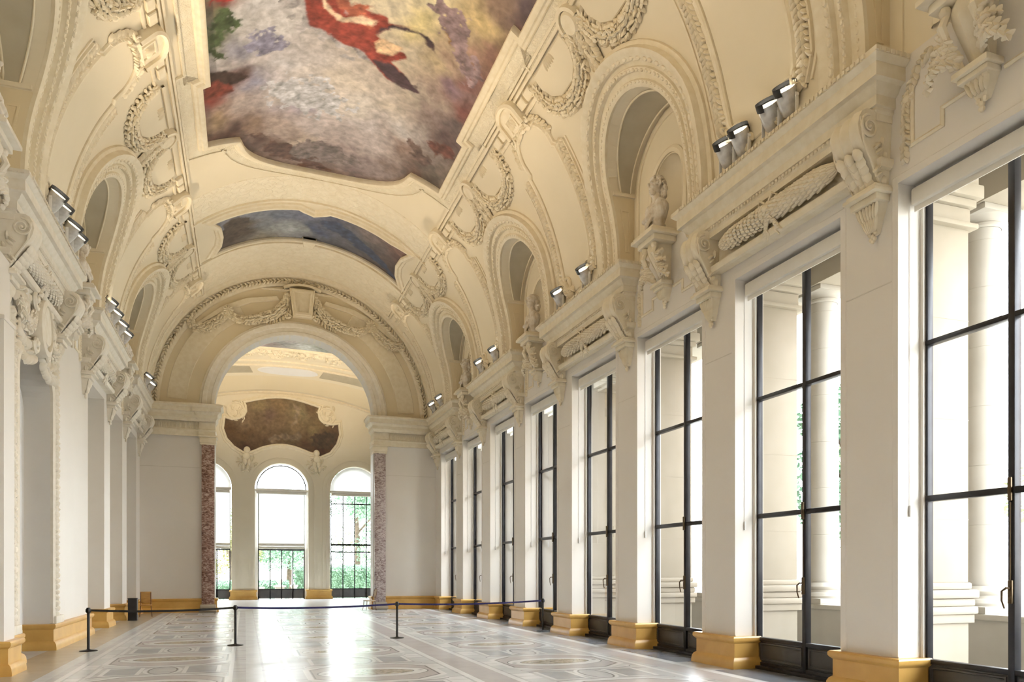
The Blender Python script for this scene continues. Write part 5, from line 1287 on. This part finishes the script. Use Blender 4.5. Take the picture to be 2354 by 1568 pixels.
# ================================================================== END ARCH GARLANDS, KEYSTONE
S = S_end(YE)
r_ = root('keystone_tablet', 'tapered framed keystone tablet at the crown of the end arch', 'tablet', (2.46, YE, 13.3)); off = (-2.46, -YE, -13.3)
mb = MB(); slab(mb, S, [(2.06, 13.28), (2.88, 13.28), (3.02, 14.55), (1.90, 14.55)], 0, .30, None, None or 2, .04)
put('block', mb.mesh('block', M['orn']), r_, loc=off)
mb = MB(); sweep(mb, [(2.16, 13.40), (2.78, 13.40), (2.88, 14.42), (2.02, 14.42)], [(.07, .28), (.06, .38), (-.03, .40), (-.05, .28)], S, True); sweep(mb, arc(2.46, 14.3, .95, .42, 30, 150, 14), [(.05, 0), (.05, .3), (-.05, .3), (-.05, 0)], S)
put('moulding', mb.mesh('moulding', M['orn']), r_, loc=off)
for sd, nm in ((-1, 'left'), (1, 'right')):
    mb = MB(); rng = random.Random(100 + sd); c0 = 2.46 if sd < 0 else 2.40
    P = [(.62, 14.25), (.80, 13.78), (1.25, 13.30), (1.9, 13.02), (2.5, 12.88), (2.95, 13.02), (3.18, 13.20)]
    swag(mb, S, [(c0 + sd * x, z) for x, z in P], .20, .19, .10, rng, 5)
    P = [(3.18, 13.2), (3.6, 12.72), (4.1, 12.38), (4.55, 12.38), (4.72, 12.75)]
    swag(mb, S, [(c0 + sd * x, z) for x, z in P], .20, .18, .10, rng, 5)
    leafband(mb, S, [(c0 + sd * x, z) for x, z in [(.55, 13.4), (.75, 13.5), (1.1, 13.2), (1.6, 12.98)]], .3, .12, .24, h=.04, rows=3, rng=rng, spread=1)
    for q in range(9): lump(mb, *frame_at(S, c0 + sd * 3.15 + .13 * math.cos(q * .7), 13.3 + .13 * math.sin(q * .7), .16, math.cos(q * .7), math.sin(q * .7)), .2, .12, .07)
    # long shadowed slot panel behind
    pp = [(c0 + sd * x, z) for x, z in [(1.0, 14.0), (2.2, 13.75), (3.3, 13.25), (4.3, 12.55), (4.45, 12.62), (3.5, 13.42), (2.4, 13.95), (1.1, 14.2)]]
    ar = sum(pp[i][0] * pp[(i + 1) % 8][1] - pp[(i + 1) % 8][0] * pp[i][1] for i in range(8))
    slab(mb, S, pp, 0, .10, None, .3, .03)
    ob = put('leaf_garland', mb.mesh('leaf_garland', M['orn'], sub=(c0 + sd * 2.5, YE, 12.4)), None, (c0 + sd * 2.5, YE, 12.4))
    tag(ob, 'double looped leafy plaster garland on the %s shoulder of the end arch' % nm, 'garland', 'end arch garlands')
# ================================================================== SPOTLIGHTS
def spot_parts():
    b = MB(); b.lathe([(0, -.16), (.07, -.16), (.10, -.12), (.115, -.02), (.12, .12), (.125, .14), (.108, .14), (.10, .10), (.0, .10)], n=20)
    h = MB(); h.lathe([(.126, .10), (.132, .10), (.132, .19), (.124, .19)], n=20, a0=-.6, a1=PI + .6)
    l = MB(); l.lathe([(0, .112), (.095, .11)], n=18)
    return b, h, l
bS, hS, lS = spot_parts()
tilt = {1: Matrix.Rotation(math.radians(-38), 4, 'Y'), -1: Matrix.Rotation(math.radians(38), 4, 'Y')}
SM_ = {}
for sd in (1, -1):
    T_ = Matrix.Translation((0, 0, .34)) @ Matrix.Rotation(math.radians(24), 4, 'X') @ tilt[sd] @ Matrix.Scale(1.4, 4)
    o = {}
    for n_, src, m_ in (('housing', bS, 'chrome'), ('black_hood', hS, 'black'), ('lens', lS, 'lamp')):
        q = MB(); q.other(src, T_); o[n_] = q.mesh(n_, M[m_])
    y = MB()
    for s in (-1, 1): y.bbox((-.03, s * .20 - .008, .02), (.03, s * .20 + .008, .38), .004)
    y.bbox((-.03, -.208, .0), (.03, .208, .03), .004); y.bbox((-.09, -.09, -.0), (.09, .09, .02), .004)
    for s in (-1, 1): y.tube([(0, s * .15, .34), (0, s * .225, .34)], .022, 8)
    o['yoke'] = y.mesh('yoke', M['white']); SM_[sd] = o
vis2 = [1, 3, 5, 7]
nsp = {}
def spot(sd, y, label, vis_=True):
    x = CX + (5.98 if sd > 0 else -5.92)
    r_ = root('spotlight', label, 'spotlight', (x, y, 9.0), 'cornice spotlights')
    hs_ = put('housing', SM_[sd]['housing'], r_); put('yoke', SM_[sd]['yoke'], r_)
    q = put('black_hood', SM_[sd]['black_hood'], hs_); q['label'] = 'black lamp hood'; q = put('lens', SM_[sd]['lens'], hs_); q['label'] = 'glowing lens'
    spot_light((-sd * .26, -.12, .62), (-sd * .80, -.12, .60), r_, SPOT_W * (75 / 100 if y > 31 else .9 if y > 24 else 1.0))
yy = {1: {1: [10.07, 10.50, 11.28, 11.72], 3: [17.75, 19.45], 5: [25.2, 26.9], 7: [33.0, 34.4]},
      -1: {3: [17.75, 18.3, 19.25, 19.8], 5: [24.3, 25.3, 26.4, 27.4], 7: [33.2, 34.4]}}
posn = {4: ['first', 'second', 'third', 'fourth'], 3: ['first', 'second', 'third'], 2: ['nearer', 'farther']}
for sd in (1, -1):
    for k, ys in yy[sd].items():
        for i, y in enumerate(ys):
            spot(sd, y, '%s metal spotlight in the row on the %s %s cornice' % (posn[len(ys)][i], ORD[sorted(yy[sd]).index(k)], 'window-side' if sd > 0 else 'left-hand'))
# the same lamps go on behind the camera
for sd in (1, -1):
    for k in (-3, -1) if sd > 0 else (-3, -1, 1):
        for dy in (-.8, .8):
            spot_light((CX + sd * 5.78, ycb(k) + dy, 9.56), (-sd * .80, .12, .60))
for sx in (-1, 1):                   # unseen warm spots without fixtures, added to light the pavilion
    for dx in (3.9, 5.6):
        spot_light((CX + sx * dx, 38.0, 9.2), (-sx * .25, .75, .62), None, 680)
# unseen roof shell added over the vault to block leaking sky light
rf = MB(); rf.box((XL - 4.2, YB - .3, 15.7), (XR + .7, 37.2, 15.9)); rf.box((XR + .6, YB - .3, 7.4), (XR + .7, 37.2, 15.8)); rf.box((XL - 4.3, YB - .3, 0), (XL - 4.1, 37.2, 15.8)); rf.box((XL - 4.2, YB - .4, 0), (XR + .7, YB - .25, 15.8))
struct('wall_leak_shell', rf, M['white'])

# ================================================================== ORNATE DOORWAY (left wall)
S = S_wall(-1)
ds = MB(); Z = 5.8
def dpath(o): return [(DC + DH + o, .62), (DC + DH + o, Z)] + arc(DC, Z, DH + o, .72 + o, 0, 180, 20)[1:] + [(DC - DH - o, .62)]
sweep(ds, dpath(.04), [(.04, 0), (.04, .06), (0, .09), (-.05, .06), (-.06, .03), (-.10, .03), (-.12, .07), (-.16, .07), (-.17, 0)], S)
for s in (-1, 1): ds.bbox((XL, DC + s * (DH + .02), .6), (XL + .13, DC + s * (DH + .80), .78), .02)
r_ = root('door_surround', 'carved arched surround framing the doorway in the left-hand wall', 'surround', (XL, DC, 0)); off = (-XL, -DC, 0)
put('moulding', ds.mesh('moulding', M['orn2']), r_, loc=off)
lb = MB(); rng = random.Random(120)
for s in (-1, 1):
    p = [(DC + s * (DH + .36), .80), (DC + s * (DH + .36), 6.9)]
    leafband(lb, S, p, .20, .13, .20, h=.03, rows=3, rng=rng, spread=.9)
    for o in (.20, .52): sweep(lb, [(DC + s * (DH + o), .78), (DC + s * (DH + o), 6.95)], [(.02, 0), (.02, .05), (-.02, .05), (-.02, 0)], S)
put('leaf_strip', lb.mesh('leaf_strip', M['orn2']), r_, loc=off)
ct = MB()      # cartouche with garlands over the doorway
zc = 7.0
slab(ct, S, [(DC + .42 * math.cos(t), zc + .50 * math.sin(t) - .06 * math.cos(2 * t)) for t in np.linspace(0, 2 * PI, 28)[:-1]], 0, .26, None, .3, .10)
sweep(ct, [(DC + .46 * math.cos(t), zc + .54 * math.sin(t)) for t in np.linspace(0, 2 * PI, 30)[:-1]], [(.08, .05), (.06, .28), (-.05, .26), (-.08, .05)], S, True)
for s in (-1, 1):
    scroll(ct, S, (DC + s * .55, zc + .45), .22, 1.4, 0, .06, .16, s); scroll(ct, S, (DC + s * .5, zc - .45), .2, 1.3, PI, .06, .14, -s)
    scroll(ct, S, (DC + s * 1.15, zc + .15), .26, 1.5, PI / 2, .055, .10, s); scroll(ct, S, (DC + s * 1.35, zc - .35), .2, 1.3, 0, .045, .08, -s)
    swag(ct, S, [(DC + s * .5, zc + .2), (DC + s * .9, zc - .25), (DC + s * 1.3, zc - .2), (DC + s * 1.62, zc + .1)], .14, .16, .10, rng, 5)
    leafband(ct, S, [(DC + s * .35, zc - .6), (DC + s * 1.0, zc - .75), (DC + s * 1.6, zc - .6)], .3, .13, .24, h=.05, rows=3, rng=rng, spread=1)
    leafband(ct, S, [(DC + s * .3, zc + .62), (DC + s * 1.0, zc + .5), (DC + s * 1.7, zc + .3)], .3, .13, .24, h=.05, rows=3, rng=rng, spread=1)
put('cartouche', ct.mesh('cartouche', M['orn2']), r_, loc=off)
dr = bpy.data.objects.new('door_1', None); COL.objects.link(dr); dr['kind'] = 'structure'; dr.location = (XL - .9, DC, 0)
mb = MB(); w_ = DH - .28
for y in (-w_, -.04, .04, w_): mb.box((-.03, y - .035, 0), (.03, y + .035, 5.4))
for y in (-w_ * .5, w_ * .5): mb.box((-.015, y - .015, 1), (.015, y + .015, 5.4))
for z in (.03, 1.0, 1.9, 2.9, 4.0, 5.35): mb.box((-.028, -w_, z - .04), (.028, w_, z + .04))
mb.box((-.02, -w_, 0), (.02, w_, .5)); put('door_leaf', mb.mesh('door_leaf', M['iron']), dr)
mb = MB(); mb.add([(0, -w_, .5), (0, w_, .5), (0, w_, 5.4), (0, -w_, 5.4)], [(0, 1, 2, 3)]); put('glass', mb.mesh('glass', M['glass']), dr)

# ================================================================== BARRIER, CHAIRS
def post(x, y, label):
    r_ = root('barrier_post', label, 'barrier post', (x, y, 0), 'barrier posts')
    if 'PM' not in globals():
        global PM
        b = MB(); b.lathe([(0, 0), (.185, 0), (.19, .012), (.17, .022), (.05, .035), (.03, .05)], n=32)
        p = MB(); p.lathe([(.03, .04), (.03, .86), (.042, .87), (.046, .90), (.046, .96), (.036, .985), (0, .99)], n=20)
        s_ = MB()
        for a in range(4): s_.bbox((-.012 + .045 * math.cos(a * PI / 2), -.012 + .045 * math.sin(a * PI / 2), .885), (.012 + .045 * math.cos(a * PI / 2), .012 + .045 * math.sin(a * PI / 2), .955), .003)
        PM = [('base', b.mesh('base', M['black'])), ('post', p.mesh('post', M['black'])), ('belt_slot', s_.mesh('belt_slot', M['black']))]
    put('base', PM[0][1], r_); put('belt_slot', PM[2][1], put('post', PM[1][1], r_))
BP = [(-3.36, 19.57), (-.22, 19.85), (3.89, 20.55), (8.45, 21.35)]
BL = ['black belt barrier post nearest the left-hand wall', 'black barrier post standing left of the middle of the hall', 'black barrier post standing right of the middle of the hall', 'black barrier post nearest the windows']
for (x, y), lb_ in zip(BP, BL): post(x, y, lb_)
for i, (mn, lb_) in enumerate((('beltb', 'black retractable belt stretched between the two left posts'), ('belt', 'blue retractable belt stretched across the middle of the hall'), ('belt', 'blue retractable belt stretched toward the windows'))):
    a, b = Vector((*BP[i], .925)), Vector((*BP[i + 1], .925)); d = (b - a).normalized(); a += d * .05; b -= d * .05; mb = MB(); vs = []
    N = 16; nn = Vector((-d.y, d.x, 0)) * .0015
    for q in range(N + 1):
        t = q / N; c = a.lerp(b, t) - Vector((0, 0, .05 * 4 * t * (1 - t)))
        vs += [c + nn + Vector((0, 0, -.025)), c + nn + Vector((0, 0, .025)), c - nn + Vector((0, 0, .025)), c - nn + Vector((0, 0, -.025))]
    fs = [(q * 4 + k, q * 4 + (k + 1) % 4, q * 4 + 4 + (k + 1) % 4, q * 4 + 4 + k) for q in range(N) for k in range(4)]
    mb.add([tuple(v) for v in vs], fs); m_ = a.lerp(b, .5)
    ob = put('barrier_belt', mb.mesh('barrier_belt', M[mn], sub=tuple(m_)), None, tuple(m_)); tag(ob, lb_, 'barrier belt')
# plain wooden chair by the left corner, facing the camera
r_ = root('wooden_chair', 'honey coloured wooden chair with a plain panel back by the left corner', 'chair', (-3.70, 33.3, 0), None, .12)
mb = MB(); mb.bbox((-.22, -.24, .43), (.22, .20, .465), .01); put('seat', mb.mesh('seat', M['woodc']), r_)
mb = MB(); mb.bbox((-.20, .19, .52), (.20, .215, .98), .01); put('backrest', mb.mesh('backrest', M['woodc']), r_)
for s in (-1, 1):
    mb = MB(); mb.tube([(s * .18, -.20, .44), (s * .22, -.25, 0)], .014, 8); mb.tube([(s * .18, -.2, .43), (s * .18, .17, .43)], .012, 6); put('front_leg', mb.mesh('front_leg', M['woodd']), r_)
    mb = MB(); mb.tube([(s * .18, .19, .95), (s * .185, .18, .44), (s * .22, .25, 0)], .014, 8); put('rear_leg', mb.mesh('rear_leg', M['woodd']), r_)
# ballroom chair beside the right jamb, side view facing left
r_ = root('side_chair', 'dark wooden chair with an upholstered oval back beside the right-hand arch jamb', 'chair', (5.36, 35.0, 0), None, -1.35)
mb = MB(); mb.bbox((-.22, -.22, .42), (.22, .22, .47), .02); put('seat', mb.mesh('seat', M['seat']), r_)
mb = MB()
for s in (-1, 1): mb.tube([(s * .19, .21, .42), (s * .2, .24, .62), (s * .16, .30, .92), (0, .33, 1.0)], .016, 6)
mb.tube([(-.2, .24, .60), (.2, .24, .60)], .014, 6); put('back_frame', mb.mesh('back_frame', M['woodd']), r_)
mb = MB(); mb.ell((0, .275, .79), (.15, .03, .19), Matrix.Rotation(-.22, 3, 'X'), 16, 10); put('back_pad', mb.mesh('back_pad', M['seat']), r_)
for sx in (-1, 1):
    for sy in (-1, 1):
        mb = MB(); mb.tube([(sx * .19, sy * .19, .43), (sx * .2, sy * .21, .2), (sx * .22, sy * .25, 0)], [.018, .014, .011], 6); put('leg', mb.mesh('leg', M['woodd']), r_)
mb = MB(); mb.tube([(-.2, -.2, .2), (.2, -.2, .2), (.2, .2, .2), (-.2, .2, .2)], .008, 5, True); put('stretcher', mb.mesh('stretcher', M['woodd']), r_)
# black floor box
r_ = root('black_pedestal_box', 'tall narrow black box standing beside the left-hand piers', 'box', (-3.86, 30.9, 0))
mb = MB(); mb.bbox((-.15, -.15, 0), (.15, .15, .79), .01); put('body', mb.mesh('body', M['iron']), r_)
mb = MB(); mb.bbox((-.16, -.16, .79), (.16, .16, .815), .006); put('lid', mb.mesh('lid', M['black']), r_)

# ================================================================== PORTICO AND GARDEN
g = MB(); g.box((-60, -30, -.9), (120, 160, -.55)); struct('ground', g, M['ground'])
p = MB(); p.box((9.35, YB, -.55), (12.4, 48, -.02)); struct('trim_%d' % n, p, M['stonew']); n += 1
PX = 11.9
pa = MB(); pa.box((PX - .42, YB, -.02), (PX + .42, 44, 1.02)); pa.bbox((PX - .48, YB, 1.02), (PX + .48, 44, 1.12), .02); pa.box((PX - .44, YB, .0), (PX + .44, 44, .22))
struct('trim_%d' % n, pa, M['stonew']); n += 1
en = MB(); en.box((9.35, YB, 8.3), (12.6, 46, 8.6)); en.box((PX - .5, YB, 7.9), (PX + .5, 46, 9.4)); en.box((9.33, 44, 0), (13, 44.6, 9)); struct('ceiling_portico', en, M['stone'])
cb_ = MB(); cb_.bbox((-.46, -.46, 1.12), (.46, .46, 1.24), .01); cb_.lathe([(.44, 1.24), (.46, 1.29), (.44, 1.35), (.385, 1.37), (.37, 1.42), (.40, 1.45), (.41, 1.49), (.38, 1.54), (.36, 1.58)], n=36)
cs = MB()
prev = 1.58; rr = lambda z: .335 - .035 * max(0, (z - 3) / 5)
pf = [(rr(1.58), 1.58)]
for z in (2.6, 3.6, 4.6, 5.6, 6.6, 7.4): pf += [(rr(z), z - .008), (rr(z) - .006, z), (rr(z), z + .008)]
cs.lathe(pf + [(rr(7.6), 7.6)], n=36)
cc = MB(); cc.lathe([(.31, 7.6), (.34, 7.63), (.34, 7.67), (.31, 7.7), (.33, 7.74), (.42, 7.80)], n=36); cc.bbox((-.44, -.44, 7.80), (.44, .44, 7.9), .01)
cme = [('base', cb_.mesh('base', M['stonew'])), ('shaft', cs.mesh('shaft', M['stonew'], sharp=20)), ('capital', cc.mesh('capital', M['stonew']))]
for i in range(0, 9):
    y = 9.70 + PITCH * i
    r_ = root('stone_column', 'round pale stone column of the portico, %s one counting from the camera' % (['nearest', 'second', 'third', 'fourth', 'fifth', 'sixth', 'seventh', 'eighth', 'ninth', 'tenth'][i]), 'column', (PX, y, 1.12), 'portico columns')
    for n_, me in cme: put(n_, me, r_, loc=(0, 0, -1.12))
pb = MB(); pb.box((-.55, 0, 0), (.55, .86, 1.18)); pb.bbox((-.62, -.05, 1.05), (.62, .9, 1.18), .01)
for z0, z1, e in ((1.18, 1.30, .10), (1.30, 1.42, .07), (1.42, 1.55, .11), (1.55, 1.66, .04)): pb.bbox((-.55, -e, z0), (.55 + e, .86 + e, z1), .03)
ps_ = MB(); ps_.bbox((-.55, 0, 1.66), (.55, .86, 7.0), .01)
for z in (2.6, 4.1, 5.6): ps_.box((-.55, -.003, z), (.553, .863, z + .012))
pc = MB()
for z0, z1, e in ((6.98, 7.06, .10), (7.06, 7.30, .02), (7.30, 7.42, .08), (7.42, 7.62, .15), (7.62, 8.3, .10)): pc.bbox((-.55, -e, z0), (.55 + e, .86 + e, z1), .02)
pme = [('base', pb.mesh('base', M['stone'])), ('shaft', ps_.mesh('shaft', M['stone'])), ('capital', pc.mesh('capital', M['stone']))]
for i in range(0, 8):
    y = 8.62 + PITCH * i
    r_ = root('stone_pilaster', 'square stone pilaster outside the windows, %s one counting from the camera' % ORD[i], 'pilaster', (9.78, y, 0), 'portico pilasters')
    for n_, me in pme: put(n_, me, r_)
# ---- trees and hedges
def leaf_cloud(c, rad, nl, sz, rng, mb):
    cl = [(Vector((rng.gauss(0, .45), rng.gauss(0, .45), rng.gauss(0, .42))), rng.uniform(.25, .5)) for _ in range(14)]
    for i in range(nl):
        k, kr = cl[rng.randrange(14)]; v = Vector((rng.gauss(0, 1), rng.gauss(0, 1), rng.gauss(0, 1))).normalized() * kr * rng.uniform(.6, 1.0) + k
        p_ = Vector(c) + Vector((v.x * rad[0], v.y * rad[1], v.z * rad[2]))
        t = Vector((rng.gauss(0, 1), rng.gauss(0, 1), rng.gauss(0, .6))).normalized(); u = t.orthogonal().normalized(); u = (Matrix.Rotation(rng.uniform(0, 6.28), 3, t) @ u)
        s_ = sz * rng.uniform(.7, 1.3)
        mb.add([tuple(p_ - t * s_), tuple(p_ + u * s_ * .5), tuple(p_ + t * s_), tuple(p_ - u * s_ * .5)], [(0, 1, 2, 3)])
def tree(x, y, h, rad, m_, label, seed, nl=2600, zb=-.6):
    rng = random.Random(seed); r_ = root('tree', label, 'tree', (x, y, zb), 'garden trees')
    t = MB(); t.tube([(0, 0, 0), (.1, 0, h * .35), (-.1, .1, h * .6), (.1, 0, h * .85)], [.28, .2, .14, .05], 8)
    for q in range(6):
        a = q * 1.05; z = h * (.4 + .07 * q); t.tube([(0, 0, z), (rad * .35 * math.cos(a), rad * .35 * math.sin(a), z + h * .10), (rad * .7 * math.cos(a), rad * .7 * math.sin(a), z + h * .2)], [.09, .06, .02], 6)
    put('trunk', t.mesh('trunk', M['trunk']), r_)
    c = MB(); leaf_cloud((0, 0, h * .66), (rad, rad, h * .36), nl * 2, .11, rng, c); put('foliage', c.mesh('foliage', M[m_], sharp=None), r_)
tree(8.2, 60, 13, 3.2, 'leafb', 'large green tree seen through the right-hand pavilion window', 1, 5200)
tree(11.5, 68, 12, 4.2, 'leafa', 'light green tree behind the large one beyond the right-hand pavilion window', 2, 3600)
tree(-1.0, 64, 6.5, 3.0, 'leafc', 'yellow green tree seen low through the left-hand pavilion window', 3, 3000)
tree(3.4, 66, 7, 3.6, 'leafb', 'green tree behind the middle pavilion window', 4, 3600)
tree(.2, 70, 7.5, 3.4, 'leafa', 'light green tree beyond the middle pavilion window', 5, 3000)
tree(17.5, 18.0, 8.2, 2.0, 'leafb', 'green tree between the portico columns seen through the second window', 6, 3800)
tree(22, 20, 9, 3.0, 'leafa', 'light green tree beyond the portico on the right', 7, 3000)
def hedge(x0, x1, y0, y1, z1, m_, label, seed, nl):
    rng = random.Random(seed); mb = MB(); cx_, cy_ = (x0 + x1) / 2, (y0 + y1) / 2
    mb.box((x0 + .2 - cx_, y0 + .2 - cy_, 0), (x1 - .2 - cx_, y1 - .2 - cy_, z1 - .2))
    for i in range(nl * 2):
        f_ = rng.random(); p_ = Vector((rng.uniform(x0, x1) - cx_, (y0 + rng.uniform(0, .35)) - cy_ if f_ < .7 else rng.uniform(y0, y1) - cy_, rng.uniform(0, z1) if f_ < .7 else z1 + rng.uniform(-.15, .2)))
        t = Vector((rng.gauss(0, 1), rng.gauss(0, .6), rng.gauss(0, 1))).normalized(); u = t.orthogonal().normalized(); s_ = rng.uniform(.05, .10)
        mb.add([tuple(p_ - t * s_), tuple(p_ + u * s_ * .5), tuple(p_ + t * s_), tuple(p_ - u * s_ * .5)], [(0, 1, 2, 3)])
    ob = put('hedge', mb.mesh('hedge', M[m_], sharp=None), None, (cx_, cy_, -.6)); tag(ob, label, 'hedge')
hedge(-5, 3.0, 57, 58.4, 1.5, 'leafb', 'low clipped hedge outside the left and middle pavilion windows', 11, 4200)
hedge(3.2, 11, 56, 57.4, 2.6, 'leafb', 'taller hedge outside the right-hand pavilion window', 12, 5200)
for i, (x, y, w_, h_, lb_) in enumerate(((1.0, 54.2, .9, 1.25, 'left'), (2.25, 54.6, .6, 1.75, 'middle'), (3.2, 54.8, .5, 1.35, 'right'))):
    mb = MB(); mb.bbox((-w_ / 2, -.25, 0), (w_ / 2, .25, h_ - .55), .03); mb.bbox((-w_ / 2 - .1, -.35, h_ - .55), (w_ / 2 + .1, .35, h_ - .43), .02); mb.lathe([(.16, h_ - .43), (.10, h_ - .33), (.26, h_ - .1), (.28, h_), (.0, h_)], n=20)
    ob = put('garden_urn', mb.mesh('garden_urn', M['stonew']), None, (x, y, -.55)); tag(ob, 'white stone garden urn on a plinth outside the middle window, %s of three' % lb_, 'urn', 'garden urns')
# facade across the street, glimpsed past the portico
r_ = root('building', 'brick and stone building across the garden at the far right', 'building', (30, 9, -.6))
mb = MB(); mb.box((0, -14, 0), (10, 12, 16)); put('wall', mb.mesh('wall', M['brick']), r_)
for j in range(4):
    for q in range(7):
        mb = MB(); mb.box((-.08, -12.5 + q * 3.5, 1.2 + j * 3.8), (.02, -11.1 + q * 3.5, 3.6 + j * 3.8)); put('window', mb.mesh('window', M['panel']), r_)
